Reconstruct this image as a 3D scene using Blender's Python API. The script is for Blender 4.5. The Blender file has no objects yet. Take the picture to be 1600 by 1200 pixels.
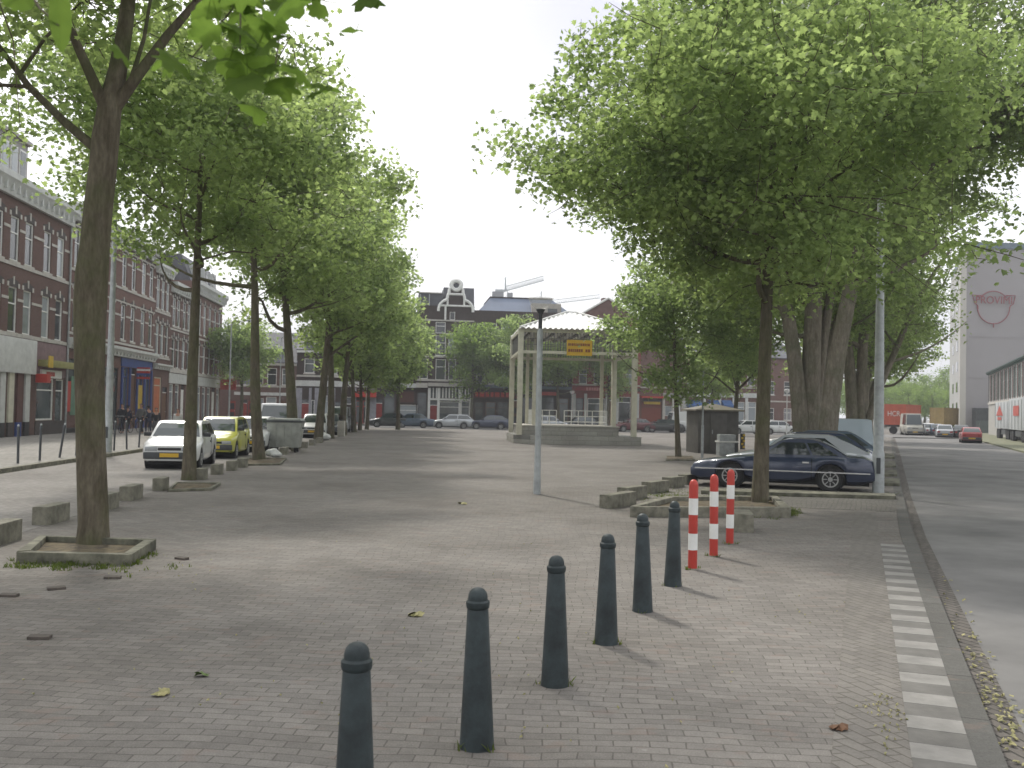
import bpy, bmesh, math, random
import numpy as np
from math import sin, cos, pi, sqrt, atan, radians
from mathutils import Vector, Matrix
random.seed(7)
SC = bpy.context.scene
COL = SC.collection
# ------------------------------------------------------------------ camera
F = 1500.0; TH = atan(.0205); PT = atan(41/F); EYE = 1.9
cd = bpy.data.cameras.new('camera'); cam = bpy.data.objects.new('camera', cd); COL.objects.link(cam)
cd.sensor_width = 36; cd.lens = 36*F/1600; cd.clip_end = 3000; cd.clip_start = .1
cam.matrix_world = Matrix.Translation((0, 0, EYE)) @ Matrix.Rotation(pi/2+PT, 4, 'X') @ Matrix.Rotation(TH, 4, 'Z')
SC.camera = cam; cd.dof.use_dof = True; cd.dof.focus_distance = 10; cd.dof.aperture_fstop = 4.5
def ray(x, y):
    u = x-800; v = 600-y
    u, v = u*cos(TH)-v*sin(TH), u*sin(TH)+v*cos(TH)
    return (u, F*cos(PT)-v*sin(PT), v*cos(PT)+F*sin(PT))
def g(x, y, z=0.0):
    a, b, c = ray(x, y); t = (z-EYE)/c
    return (a*t, b*t)
def at(x, y, Y):
    a, b, c = ray(x, y); t = Y/b
    return (a*t, Y, EYE+c*t)
# ------------------------------------------------------------------ tagging
def tag(o, label=None, cat=None, group=None, kind=None):
    if label: o['label'] = label
    if cat: o['category'] = cat
    if group: o['group'] = group
    if kind: o['kind'] = kind
    return o
def empty(name, loc=(0, 0, 0), rz=0, label=None, cat=None, group=None, sc=None):
    o = bpy.data.objects.new(name, None); COL.objects.link(o); o.empty_display_size = .2
    o.location = loc; o.rotation_euler = (0, 0, rz)
    if sc: o.scale = sc if hasattr(sc, '__len__') else (sc,)*3
    return tag(o, label, cat, group)
def copy_tree(o, parent=None):
    c = o.copy(); COL.objects.link(c)
    if parent: c.parent = parent
    for ch in list(o.children): copy_tree(ch, c)
    return c
# ------------------------------------------------------------------ materials
MATS = {}
def nodes(m):
    m.use_nodes = True; nt = m.node_tree; nt.nodes.clear()
    out = nt.nodes.new('ShaderNodeOutputMaterial'); b = nt.nodes.new('ShaderNodeBsdfPrincipled')
    nt.links.new(b.outputs[0], out.inputs[0]); return nt, b, out
def N(nt, t, **k):
    n = nt.nodes.new(t)
    for a, v in k.items():
        if a.startswith('i_'): n.inputs[a[2:].replace('_', ' ')].default_value = v
        else: setattr(n, a, v)
    return n
def c4(c): return (c[0], c[1], c[2], 1)
def mixc(nt, fac, a, b, mode='MIX'):
    n = nt.nodes.new('ShaderNodeMix'); n.data_type = 'RGBA'; n.blend_type = mode
    for s, v in ((0, fac), (6, a), (7, b)):
        if isinstance(v, bpy.types.NodeSocket): nt.links.new(v, n.inputs[s])
        elif s == 0: n.inputs[0].default_value = v
        else: n.inputs[s].default_value = c4(v)
    return n.outputs[2]
def ramp(nt, src, p0, p1, c0=(0, 0, 0), c1=(1, 1, 1)):
    r = nt.nodes.new('ShaderNodeValToRGB'); nt.links.new(src, r.inputs[0])
    r.color_ramp.elements[0].position = p0; r.color_ramp.elements[1].position = p1
    r.color_ramp.elements[0].color = c4(c0); r.color_ramp.elements[1].color = c4(c1); return r.outputs[0]
def noise(nt, scale, detail=4, coord='Object', sx=(1, 1, 1), rough=.6):
    tc = nt.nodes.new('ShaderNodeTexCoord'); mp = nt.nodes.new('ShaderNodeMapping'); mp.inputs['Scale'].default_value = sx
    nt.links.new(tc.outputs[coord], mp.inputs[0]); n = nt.nodes.new('ShaderNodeTexNoise')
    n.inputs['Scale'].default_value = scale; n.inputs['Detail'].default_value = detail; n.inputs['Roughness'].default_value = rough
    nt.links.new(mp.outputs[0], n.inputs['Vector']); return n.outputs['Fac']
def bump(nt, b, src, strength, dist=.01):
    bp = nt.nodes.new('ShaderNodeBump'); bp.inputs['Strength'].default_value = strength; bp.inputs['Distance'].default_value = dist
    nt.links.new(src, bp.inputs['Height']); nt.links.new(bp.outputs[0], b.inputs['Normal'])
def mat(name, col=None, rough=.7, metal=0, var=.18, scale=3.0, bmp=0, coat=0, sx=(1, 1, 1), col2=None, spec=.5, emit=0, dist=.01):
    """paint, stone, metal...: base colour broken up by two noises"""
    if name in MATS: return MATS[name]
    m = bpy.data.materials.new(name); nt, b, out = nodes(m)
    n1 = noise(nt, scale, 6, sx=sx); lo = tuple(v*(1-var) for v in col); hi = tuple(min(1, v*(1+var)) for v in (col2 or col))
    c = mixc(nt, ramp(nt, n1, .32, .68), lo, hi)
    n2 = noise(nt, scale*9, 3, sx=sx)
    c = mixc(nt, var*.8, c, mixc(nt, n2, (.25, .25, .25), (.75, .75, .75)), 'OVERLAY')
    nt.links.new(c, b.inputs['Base Color'])
    b.inputs['Roughness'].default_value = rough; b.inputs['Metallic'].default_value = metal
    b.inputs['Specular IOR Level'].default_value = spec
    if coat: b.inputs['Coat Weight'].default_value = coat; b.inputs['Coat Roughness'].default_value = .08
    if bmp: bump(nt, b, n2, bmp, dist)
    MATS[name] = m; return m
def brickmat(name, c1, c2, mortar, bw=.22, bh=.065, ms=.008, axis='wall', rot=0, weed=0, patch=.25, rough=.9, bmp=.3, speck=.35, off=.5, grime=(.5, .48, .45), bias=0):
    if name in MATS: return MATS[name]
    m = bpy.data.materials.new(name); nt, b, out = nodes(m)
    tc = nt.nodes.new('ShaderNodeTexCoord'); sp = nt.nodes.new('ShaderNodeSeparateXYZ'); nt.links.new(tc.outputs['Object'], sp.inputs[0])
    cb = nt.nodes.new('ShaderNodeCombineXYZ')
    if axis == 'wall':
        a = N(nt, 'ShaderNodeMath', operation='ADD'); nt.links.new(sp.outputs[0], a.inputs[0]); nt.links.new(sp.outputs[1], a.inputs[1])
        nt.links.new(a.outputs[0], cb.inputs[0]); nt.links.new(sp.outputs[2], cb.inputs[1])
    else:
        nt.links.new(sp.outputs[0], cb.inputs[0]); nt.links.new(sp.outputs[1], cb.inputs[1])
    mp = nt.nodes.new('ShaderNodeMapping'); mp.inputs['Rotation'].default_value = (0, 0, rot); nt.links.new(cb.outputs[0], mp.inputs[0])
    vec = mp.outputs[0]
    if axis != 'wall':   # uneven laying
        nz = nt.nodes.new('ShaderNodeTexNoise'); nz.inputs['Scale'].default_value = .6; nz.inputs['Detail'].default_value = 2; nt.links.new(vec, nz.inputs['Vector'])
        vm = N(nt, 'ShaderNodeVectorMath', operation='MULTIPLY_ADD'); nt.links.new(nz.outputs['Color'], vm.inputs[0]); vm.inputs[1].default_value = (.35, .35, 0); nt.links.new(vec, vm.inputs[2]); vec = vm.outputs[0]
    br = nt.nodes.new('ShaderNodeTexBrick'); nt.links.new(vec, br.inputs['Vector']); br.offset = off
    br.inputs['Scale'].default_value = 1; br.inputs['Brick Width'].default_value = bw; br.inputs['Row Height'].default_value = bh
    br.inputs['Mortar Size'].default_value = ms; br.inputs['Mortar Smooth'].default_value = .3; br.inputs['Bias'].default_value = bias
    br.inputs['Color1'].default_value = c4(c1); br.inputs['Color2'].default_value = c4(c2); br.inputs['Mortar'].default_value = c4(mortar)
    n1 = noise(nt, .35 if axis != 'wall' else .5, 6); c = mixc(nt, ramp(nt, n1, .42, .72), br.outputs['Color'], grime, 'MULTIPLY') if patch else br.outputs['Color']
    c = mixc(nt, patch, br.outputs['Color'], c)
    n2 = noise(nt, 14, 5); c = mixc(nt, .38, c, mixc(nt, n2, (.2, .2, .2), (.8, .8, .8)), 'OVERLAY')
    n4 = noise(nt, 90, 2); c = mixc(nt, speck, c, mixc(nt, n4, (.1, .1, .1), (.9, .9, .9)), 'OVERLAY')
    if speck > .4:   # trodden gum, damp stains, odd redder bricks
        tcv = nt.nodes.new('ShaderNodeTexCoord'); vo = nt.nodes.new('ShaderNodeTexVoronoi'); vo.inputs['Scale'].default_value = 1.7; nt.links.new(tcv.outputs['Object'], vo.inputs['Vector'])
        c = mixc(nt, ramp(nt, vo.outputs['Distance'], .022, .034, (.4,)*3, (0, 0, 0)), c, (.3, .29, .27))
        n5 = noise(nt, 1.6, 7, rough=.75); c = mixc(nt, ramp(nt, n5, .5, .72, (0, 0, 0), (.55,)*3), c, mixc(nt, .5, c, (.055, .048, .042)))
        n6 = noise(nt, 2.7, 2, sx=(1, 1.7, 1)); c = mixc(nt, ramp(nt, n6, .60, .66, (0, 0, 0), (.4,)*3), c, mixc(nt, .5, c, (.21, .14, .11)))
    if weed:
        n3 = noise(nt, .9, 8, rough=.7); c = mixc(nt, ramp(nt, n3, .62, .74, (0, 0, 0), (weed,)*3), c, (.075, .085, .035))
    nt.links.new(c, b.inputs['Base Color']); b.inputs['Roughness'].default_value = rough; b.inputs['Specular IOR Level'].default_value = .3
    iv = N(nt, 'ShaderNodeMath', operation='MULTIPLY_ADD'); iv.inputs[1].default_value = -1.0; nt.links.new(br.outputs['Fac'], iv.inputs[0]); nt.links.new(n2, iv.inputs[2])
    bump(nt, b, iv.outputs[0], bmp, .012)
    MATS[name] = m; return m
def glassmat(name, col, rough=.06, spec=.8, var=.5, scale=.8):
    if name in MATS: return MATS[name]
    m = bpy.data.materials.new(name); nt, b, out = nodes(m)
    oi = nt.nodes.new('ShaderNodeObjectInfo'); n1 = noise(nt, scale, 3)
    a = N(nt, 'ShaderNodeMath', operation='ADD'); nt.links.new(oi.outputs['Random'], a.inputs[0]); nt.links.new(n1, a.inputs[1])
    c = mixc(nt, ramp(nt, a.outputs[0], .5, 1.4), tuple(v*(1-var) for v in col), tuple(v*(1+var) for v in col))
    nt.links.new(c, b.inputs['Base Color']); b.inputs['Roughness'].default_value = rough; b.inputs['Specular IOR Level'].default_value = spec
    MATS[name] = m; return m
def leafmat(name, dif, tra, var=.42):
    if name in MATS: return MATS[name]
    m = bpy.data.materials.new(name); m.use_nodes = True; nt = m.node_tree; nt.nodes.clear()
    out = nt.nodes.new('ShaderNodeOutputMaterial'); d = nt.nodes.new('ShaderNodeBsdfPrincipled'); d.inputs['Roughness'].default_value = .45
    d.inputs['Specular IOR Level'].default_value = .25
    t = nt.nodes.new('ShaderNodeBsdfTranslucent'); ms = nt.nodes.new('ShaderNodeMixShader'); ms.inputs[0].default_value = .56
    n1 = noise(nt, .7, 3); n2 = noise(nt, 14, 2)
    a = N(nt, 'ShaderNodeMath', operation='MULTIPLY_ADD'); a.inputs[1].default_value = .5; nt.links.new(n2, a.inputs[0]); nt.links.new(n1, a.inputs[2])
    f = ramp(nt, a.outputs[0], .5, 1.0)
    nt.links.new(mixc(nt, f, tuple(v*(1-var) for v in dif), (dif[0]*(1+var)*1.15, dif[1]*(1+var), dif[2]*(1+var))), d.inputs['Base Color'])
    nt.links.new(mixc(nt, f, tuple(v*(1-var) for v in tra), (tra[0]*(1+var)*1.15, tra[1]*(1+var), tra[2]*(1+var))), t.inputs['Color'])
    nt.links.new(d.outputs[0], ms.inputs[1]); nt.links.new(t.outputs[0], ms.inputs[2]); nt.links.new(ms.outputs[0], out.inputs[0])
    MATS[name] = m; return m
def barkmat(name, c1, c2, moss):
    m = bpy.data.materials.new(name); nt, b, out = nodes(m)
    n1 = noise(nt, 9, 6, sx=(1, 1, .22)); n2 = noise(nt, 1.3, 4); n3 = noise(nt, 30, 4, sx=(1, 1, .3))
    c = mixc(nt, ramp(nt, n1, .35, .65), c1, c2); c = mixc(nt, ramp(nt, n2, .45, .7), c, moss)
    c = mixc(nt, .6, c, mixc(nt, n3, (.1, .1, .1), (.9, .9, .9)), 'OVERLAY')
    nt.links.new(c, b.inputs['Base Color']); b.inputs['Roughness'].default_value = .95; b.inputs['Specular IOR Level'].default_value = .2
    bump(nt, b, n1, .9, .04); return m
# ------------------------------------------------------------------ mesh builder
class MB:
    def __init__(s): s.v = []; s.f = []; s.m = []; s.T = Matrix.Identity(4); s.mi = 0
    def add(s, vs, fs):
        o = len(s.v); s.v += [tuple(s.T @ Vector(p)) for p in vs]
        for f in fs: s.f.append([i+o for i in f]); s.m.append(s.mi)
        return s
    def box(s, x0, y0, z0, x1, y1, z1):
        return s.add([(x0, y0, z0), (x1, y0, z0), (x1, y1, z0), (x0, y1, z0), (x0, y0, z1), (x1, y0, z1), (x1, y1, z1), (x0, y1, z1)],
                     [(0, 3, 2, 1), (4, 5, 6, 7), (0, 1, 5, 4), (1, 2, 6, 5), (2, 3, 7, 6), (3, 0, 4, 7)])
    def cbox(s, cx, cy, cz, sx, sy, sz): return s.box(cx-sx/2, cy-sy/2, cz-sz/2, cx+sx/2, cy+sy/2, cz+sz/2)
    def tube(s, pts, rad, n=8, cap=True):
        pts = [Vector(p) for p in pts]; vs = []; up = Vector((.3, .2, 1)).normalized(); prev = None
        for i, p in enumerate(pts):
            d = (pts[min(i+1, len(pts)-1)]-pts[max(i-1, 0)]).normalized()
            a = prev if prev is not None else d.orthogonal().normalized()
            a = (a-d*a.dot(d)); a = a.normalized() if a.length > 1e-6 else d.orthogonal().normalized(); prev = a; b = d.cross(a)
            for k in range(n):
                t = 2*pi*k/n; vs.append(p+(a*cos(t)+b*sin(t))*rad[i])
        fs = []
        for i in range(len(pts)-1):
            for k in range(n): fs.append((i*n+k, i*n+(k+1) % n, (i+1)*n+(k+1) % n, (i+1)*n+k))
        if cap: fs.append(tuple(range(n))[::-1]); fs.append(tuple(range((len(pts)-1)*n, len(pts)*n)))
        return s.add(vs, fs)
    def cyl(s, p0, p1, r0, r1=None, n=12): return s.tube([p0, p1], [r0, r0 if r1 is None else r1], n)
    def lathe(s, prof, n=16, c=(0, 0, 0)):
        vs = []; fs = []
        for r, z in prof:
            for k in range(n): t = 2*pi*k/n; vs.append((c[0]+r*cos(t), c[1]+r*sin(t), c[2]+z))
        for i in range(len(prof)-1):
            for k in range(n): fs.append((i*n+k, i*n+(k+1) % n, (i+1)*n+(k+1) % n, (i+1)*n+k))
        fs.append(tuple(range(n))[::-1]); fs.append(tuple(range((len(prof)-1)*n, len(prof)*n)))
        return s.add(vs, fs)
    def prism(s, poly, a0, a1, axis='y'):
        """poly in (x,z) extruded along y, or (x,y) along z, or (y,z) along x"""
        f = {'y': lambda p, a: (p[0], a, p[1]), 'z': lambda p, a: (p[0], p[1], a), 'x': lambda p, a: (a, p[0], p[1])}[axis]
        n = len(poly); vs = [f(p, a0) for p in poly]+[f(p, a1) for p in poly]
        fs = [tuple(range(n)), tuple(range(2*n-1, n-1, -1))]+[(i, i+n, (i+1) % n+n, (i+1) % n) for i in range(n)]
        return s.add(vs, fs)
    def quad(s, *p): return s.add(p, [tuple(range(len(p)))])
    def build(s, name, m, parent=None, smooth=None, bevel=0, loc=None, fix=True):
        me = bpy.data.meshes.new(name); me.from_pydata(s.v, [], s.f)
        ms = m if isinstance(m, (list, tuple)) else [m]
        for x in ms: me.materials.append(x)
        if len(ms) > 1: me.polygons.foreach_set('material_index', s.m)
        if fix:
            bm = bmesh.new(); bm.from_mesh(me); bmesh.ops.recalc_face_normals(bm, faces=bm.faces)
            if bevel:
                es = [e for e in bm.edges if len(e.link_faces) == 2 and e.calc_face_angle(0) > .6]
                bmesh.ops.bevel(bm, geom=es, offset=bevel, segments=2, affect='EDGES', profile=.7, clamp_overlap=True)
            bm.to_mesh(me); bm.free()
        if smooth or bevel:
            me.polygons.foreach_set('use_smooth', [True]*len(me.polygons)); me.set_sharp_from_angle(angle=radians(smooth if smooth and smooth > 1 else 35))
        o = bpy.data.objects.new(name, me); COL.objects.link(o)
        if parent: o.parent = parent
        if loc: o.location = loc
        return o
def text_mesh(s, size, name, m, parent, loc, rot=(pi/2, 0, 0), ext=.01, align='CENTER', sx=1):
    cu = bpy.data.curves.new(name, 'FONT'); cu.body = s; cu.size = size; cu.extrude = ext; cu.align_x = align; cu.align_y = 'CENTER'
    t = bpy.data.objects.new(name, cu); COL.objects.link(t); bpy.context.view_layer.update()
    me = bpy.data.meshes.new_from_object(t.evaluated_get(bpy.context.evaluated_depsgraph_get())); bpy.data.objects.remove(t)
    me.materials.clear(); me.materials.append(m); o = bpy.data.objects.new(name, me); COL.objects.link(o); o.parent = parent
    o.location = loc; o.rotation_euler = rot; o.scale = (sx, 1, 1); return o
# ------------------------------------------------------------------ palette
stone = mat('pale_stone', (.42, .4, .35), .85, var=.15, bmp=.2)
concrete = mat('kerb_concrete', (.135, .13, .098), .92, var=.3, scale=6, bmp=.6, col2=(.19, .18, .14))
concrete_dark = mat('kerb_concrete_mossy', (.085, .085, .06), .95, var=.4, scale=4, bmp=.6, col2=(.14, .135, .1))
white = mat('white_paint', (.72, .72, .69), .5, var=.08)
offwhite = mat('grey_white_paint', (.5, .51, .49), .6, var=.12)
cream = mat('cream_paint', (.55, .53, .42), .5, var=.12)
black = mat('black_paint', (.015, .016, .018), .4, var=.3)
rubber = mat('tyre_rubber', (.02, .02, .021), .85, var=.2)
darkmetal = mat('dark_metal', (.05, .055, .06), .45, var=.25)
galv = mat('galvanised_steel', (.36, .38, .38), .55, .35, var=.2, scale=5)
bollard_m = mat('grey_green_bollard_paint', (.027, .037, .039), .55, var=.45, scale=5, bmp=.25, spec=.35)
red_m = mat('red_paint', (.42, .035, .022), .4, var=.12)
door_red = mat('red_door_paint', (.24, .022, .016), .45, var=.15)
blue_m = mat('blue_paint', (.02, .05, .2), .5, var=.2)
brown_wood = mat('brown_wood', (.12, .055, .025), .6, var=.25, sx=(1, 1, .2))
slate = mat('slate_roof', (.075, .078, .09), .7, var=.25, scale=2)
blue_slate = mat('blue_grey_roof', (.12, .15, .21), .65, var=.12, scale=.6)
grass_m = leafmat('grass_blades', (.07, .1, .025), (.12, .18, .03))
soil = mat('tree_pit_soil', (.07, .052, .036), .97, var=.4, scale=8, bmp=.8, col2=(.1, .08, .045))
pane_dark = glassmat('window_glass', (.035, .04, .042))
pane_light = glassmat('curtained_glass', (.2, .22, .23), .15, .6, .45)
shopglass = glassmat('shop_glass', (.05, .06, .06), .05, .8, .7)
# ================================================================== SKY AND SUN
SUN_EL = radians(50); SUN_AZ = radians(-25)      # azimuth measured from +Y towards +X
w = bpy.data.worlds.new('World'); SC.world = w; w.use_nodes = True; nt = w.node_tree; nt.nodes.clear()
out = nt.nodes.new('ShaderNodeOutputWorld'); bg = nt.nodes.new('ShaderNodeBackground'); nt.links.new(bg.outputs[0], out.inputs[0])
sky = nt.nodes.new('ShaderNodeTexSky'); sky.sky_type = 'NISHITA'; sky.sun_disc = False
sky.sun_elevation = SUN_EL; sky.sun_rotation = SUN_AZ; sky.dust_density = 3; sky.air_density = 1
tc = nt.nodes.new('ShaderNodeTexCoord')
def wnoise(scale, sz, detail=5, rough=.55, dist=0):
    mp = nt.nodes.new('ShaderNodeMapping'); mp.inputs['Scale'].default_value = (1, 1, sz); mp.inputs['Location'].default_value = (3.1, .7, 1.3); nt.links.new(tc.outputs['Generated'], mp.inputs[0])
    n = nt.nodes.new('ShaderNodeTexNoise'); n.inputs['Scale'].default_value = scale; n.inputs['Detail'].default_value = detail; n.inputs['Roughness'].default_value = rough
    n.inputs['Distortion'].default_value = dist; nt.links.new(mp.outputs[0], n.inputs['Vector']); return n.outputs['Fac']
n1 = wnoise(2.2, 2.0, 6, .5, .4); n2 = wnoise(5, 2.6, 5, .55, .3)
sd = Vector((sin(SUN_AZ)*cos(SUN_EL), cos(SUN_AZ)*cos(SUN_EL), sin(SUN_EL)))
dt = N(nt, 'ShaderNodeVectorMath', operation='DOT_PRODUCT'); nt.links.new(tc.outputs['Generated'], dt.inputs[0]); dt.inputs[1].default_value = sd
glow = ramp(nt, dt.outputs['Value'], .35, 1.0)
shade = mixc(nt, ramp(nt, n2, .36, .64), (4.7, 4.8, 5.15), (8.8, 8.9, 9.0))
shade = mixc(nt, glow, shade, (10.5, 10.4, 10.3))
cover = ramp(nt, n1, .30, .56, (.55,)*3, (1, 1, 1))
bgc = mixc(nt, cover, sky.outputs[0], shade)
lv = N(nt, 'ShaderNodeVectorMath', operation='DOT_PRODUCT'); nt.links.new(tc.outputs['Generated'], lv.inputs[0]); lv.inputs[1].default_value = Vector((.13, .9, .42)).normalized()
n3 = wnoise(3.4, 1.5, 4, .5, .6)
lm = N(nt, 'ShaderNodeMath', operation='MULTIPLY'); nt.links.new(ramp(nt, lv.outputs['Value'], .955, .998), lm.inputs[0]); nt.links.new(ramp(nt, n3, .3, .6), lm.inputs[1])
bgc = mixc(nt, lm.outputs[0], bgc, (4.7, 4.75, 5.6))
nt.links.new(bgc, bg.inputs[0]); bg.inputs[1].default_value = .125
sl = bpy.data.lights.new('sun', 'SUN'); sl.energy = 2.1; sl.angle = radians(5); sl.color = (1, .95, .87)
so = bpy.data.objects.new('sun', sl); COL.objects.link(so); so.rotation_euler = (-sd).to_track_quat('-Z', 'Y').to_euler(); so.location = (0, 0, 60)
SC.view_settings.view_transform = 'Standard'; SC.view_settings.look = 'None'; SC.view_settings.exposure = .66; SC.view_settings.gamma = 1
SC.render.engine = 'CYCLES'
# ================================================================== GROUND
pave = brickmat('plaza_clinker_paving', (.20, .186, .168), (.155, .144, .131), (.105, .096, .085), .205, .1, .0055, 'floor', radians(4), weed=.3, patch=.75, bmp=.4, speck=.6, grime=(.55, .53, .5))
streetp = brickmat('street_clinker_paving', (.24, .225, .21), (.19, .18, .165), (.12, .11, .1), .2, .1, .006, 'floor', radians(95), weed=.15, patch=.5, bmp=.4)
tilep = brickmat('pavement_tiles', (.27, .255, .23), (.22, .21, .19), (.09, .085, .075), .3, .3, .008, 'floor', radians(5), weed=.1, patch=.4, bmp=.3)
gutp = brickmat('gutter_bricks', (.15, .135, .12), (.115, .105, .095), (.05, .047, .04), .2, .1, .01, 'floor', radians(70), weed=.5, patch=.6, bmp=.5)
asph = mat('asphalt', (.12, .117, .112), .9, var=.22, scale=.5, bmp=.45, col2=(.15, .146, .14))
def sheet(name, poly, z0, z1, m, **k): return tag(MB().prism(poly, z0, z1, 'z').build(name, m), kind='structure', **k)
R = 1600
tag(MB().quad((-R, -R, -.09), (R, -R, -.09), (R, R, -.09), (-R, R, -.09)).build('ground', mat('bare_ground', (.13, .125, .11), .95, var=.25, scale=.2), fix=False), kind='structure')
KL = [(-2.2, -8), (.8, 0), (2.77, 5.34), (6.74, 16.07), (10.01, 24.54), (22.14, 55.24), (32.68, 82.09), (46, 116), (62, 155)]
def off(line, d):
    o = []
    for i, p in enumerate(line):
        a = Vector(line[max(i-1, 0)]); b = Vector(line[min(i+1, len(line)-1)]); t = (b-a).normalized(); n = Vector((t.y, -t.x)); o.append((p[0]+n.x*d, p[1]+n.y*d))
    return o
KI = off(KL, -.21); GO = off(KL, .2)
sheet('plaza', KI+[(-90, 155), (-90, -8)], -.3, 0, pave)
sheet('kerb', KI+KL[::-1], -.3, .004, brickmat('kerb_stone_dark', (.125, .122, .113), (.10, .098, .09), (.04, .04, .036), 1.0, 60, .008, 'floor', radians(-69.6), weed=.2, patch=.6, bmp=.4, speck=.5))
sheet('gutter', KL+GO[::-1], -.3, -.066, gutp)
RKL = [(5.2, -8), (8.2, 0), (31.4, 58.8), (39.7, 79.9), (53, 114), (68, 152)]
sheet('road', GO+RKL[::-1], -.3, -.074, asph)
sheet('verge', RKL+[(140, 152), (60, -8)], -.3, .03, mat('verge_grit', (.2, .19, .15), .95, var=.35, scale=2.2, bmp=.6, col2=(.14, .15, .08)))
# left street, pavements
def LX(c, Y): return c-.09*Y
sheet('side_street', [(LX(-5.75, -8), -8), (LX(-5.75, 88), 88), (LX(-10.85, 92), 92), (LX(-10.85, -8), -8)], -.05, .004, streetp)
sheet('pavement_kerb', [(LX(-10.85, -8), -8), (LX(-10.85, 94), 94), (LX(-11.05, 94), 94), (LX(-11.05, -8), -8)], -.05, .124, concrete)
sheet('pavement', [(LX(-11.05, -8), -8), (LX(-11.05, 94), 94), (LX(-60, 94), 94), (LX(-60, -8), -8)], -.05, .12, tilep)
def RW(s, d=0):   # back row line: s along, d in front
    a = math.atan(.12); return (s*cos(a)+d*sin(a), 106+s*sin(a)-d*cos(a))
sheet('cross_street', [RW(-60, 15), RW(60, 15), RW(60, 4.2), RW(-60, 4.2)], -.05, .005, asph)
sheet('row_pavement', [RW(-60, 4.2), RW(34, 4.2), RW(34, -8), RW(-60, -8)], -.05, .13, tilep)
# pale and dark edge tiles beside the road kerb
TD = Vector((.343, .939)); TN = Vector((.939, -.343)); P0 = Vector((5.6, 14.52))
mb = MB(); k = 0; t = 0
while t < 12.5:
    a = P0-TD*t; b = P0-TD*(t+.272); mb.mi = k % 2
    mb.prism([tuple(a), tuple(a+TN*.33), tuple(b+TN*.33), tuple(b)], -.02, .007+random.uniform(0, .002), 'z'); t += .277; k += 1
tag(mb.build('edge_tiles', [mat('pale_tile', (.20, .193, .178), .85, var=.2, scale=4, bmp=.2), mat('dark_tile', (.115, .11, .10), .9, var=.2, scale=4, bmp=.2)]), kind='structure')
a0, b0 = P0+TD*12, P0-TD*12.5
sheet('border_course', [tuple(a0), tuple(b0), tuple(b0-TN*.42), tuple(a0-TN*.42)], -.02, .0045, brickmat('border_bricks', (.18, .168, .15), (.148, .138, .125), (.095, .085, .072), .2, .1, .006, 'floor', radians(70), weed=.2, patch=.5, bmp=.5))
# driveway apron in darker brick beside the parked cars
q = [g(1205, 792), g(1398, 800), g(1404, 778), g(1110, 772)]
sheet('driveway', q, -.02, .0048, brickmat('driveway_bricks', (.15, .14, .125), (.11, .105, .095), (.05, .05, .04), .2, .1, .01, 'floor', radians(20), weed=.6, patch=.6, bmp=.5))
# ================================================================== LOOSE LEAVES, GRASS
def scatter(name, pts, m, size, rng, kind='stuff', flat=True, label=None, cat=None):
    mb = MB()
    for (x, y, z) in pts:
        s = size*rng.uniform(.6, 1.3); a = rng.uniform(0, 6.3); T = Matrix.Translation((x, y, z+.004)) @ Matrix.Rotation(a, 4, 'Z') @ Matrix.Rotation(rng.uniform(-.5, .5), 4, 'X')
        mb.T = T; mb.add([(0, -s, 0), (s*.6, -s*.3, .01), (s*.5, s*.5, 0), (0, s, .015), (-s*.5, s*.5, 0), (-s*.6, -s*.3, .01)], [(0, 1, 2, 3, 4, 5)])
    return tag(mb.build(name, m, fix=False), label, cat, kind=kind)
litter = mat('fallen_leaf', (.20, .21, .08), .7, var=.4, scale=20, col2=(.27, .24, .11))
rg = random.Random(3); pts = []
for i in range(230):
    u = rg.random(); y = 900+300*u; c = 1440+(y-832)*.404
    if rg.random() > .25+.75*math.exp(-((y-1080)/75)**2): continue
    p = g(c+rg.gauss(2, 7), y, -.06); pts.append((p[0]+rg.gauss(.03, .05), p[1]+rg.gauss(0, .1), -.06))
scatter('leaf_litter', pts, litter, .022, rg)
pts = []
for cx, cy, n, sx, sy in ((1370, 1105, 35, 14, 10), (1402, 1120, 14, 5, 14), (1384, 1160, 16, 8, 16), (1240, 960, 10, 60, 30), (600, 1000, 26, 260, 90), (300, 1080, 8, 60, 30), (900, 1100, 18, 200, 50), (250, 890, 20, 70, 18), (760, 820, 12, 120, 30)):
    for i in range(n):
        p = g(cx+rg.gauss(0, sx), cy+rg.gauss(0, sy)); pts.append((p[0], p[1], .004))
scatter('petal_litter', pts, litter, .011, rg)
for (px, py, m, s, lb) in ((650, 962, litter, .075, 'curled pale green leaf lying left of the bollards'), (722, 788, litter, .1, 'green leaf lying in the middle of the square'), (315, 1058, mat('green_leaf_fallen', (.09, .14, .03), .6), .05, 'small dark green leaf on the paving at lower left'), (250, 1086, litter, .06, 'yellowish leaf fallen near the lower left edge of the square'), (1310, 1140, mat('brown_leaf', (.13, .065, .032), .8), .055, 'brown dead leaf on the paving beside the edge tiles')):
    p = g(px, py); m_ = MB()
    for kk in range(3):
        a = kk*1.1+px; m_.T = Matrix.Translation((cos(a)*s*.4, sin(a)*s*.4, .012)) @ Matrix.Rotation(a, 4, 'Z') @ Matrix.Rotation(.35, 4, 'Y')
        m_.add([(0, -s, 0), (s*.55, -s*.2, .015), (s*.5, s*.5, .005), (0, s, .02), (-s*.5, s*.5, .02), (-s*.55, -s*.2, 0)], [(0, 1, 2, 3), (0, 3, 4, 5)])
    tag(m_.build('fallen_leaf', m, loc=(p[0], p[1], 0), fix=False), lb, 'leaf', 'fallen leaves')
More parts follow.
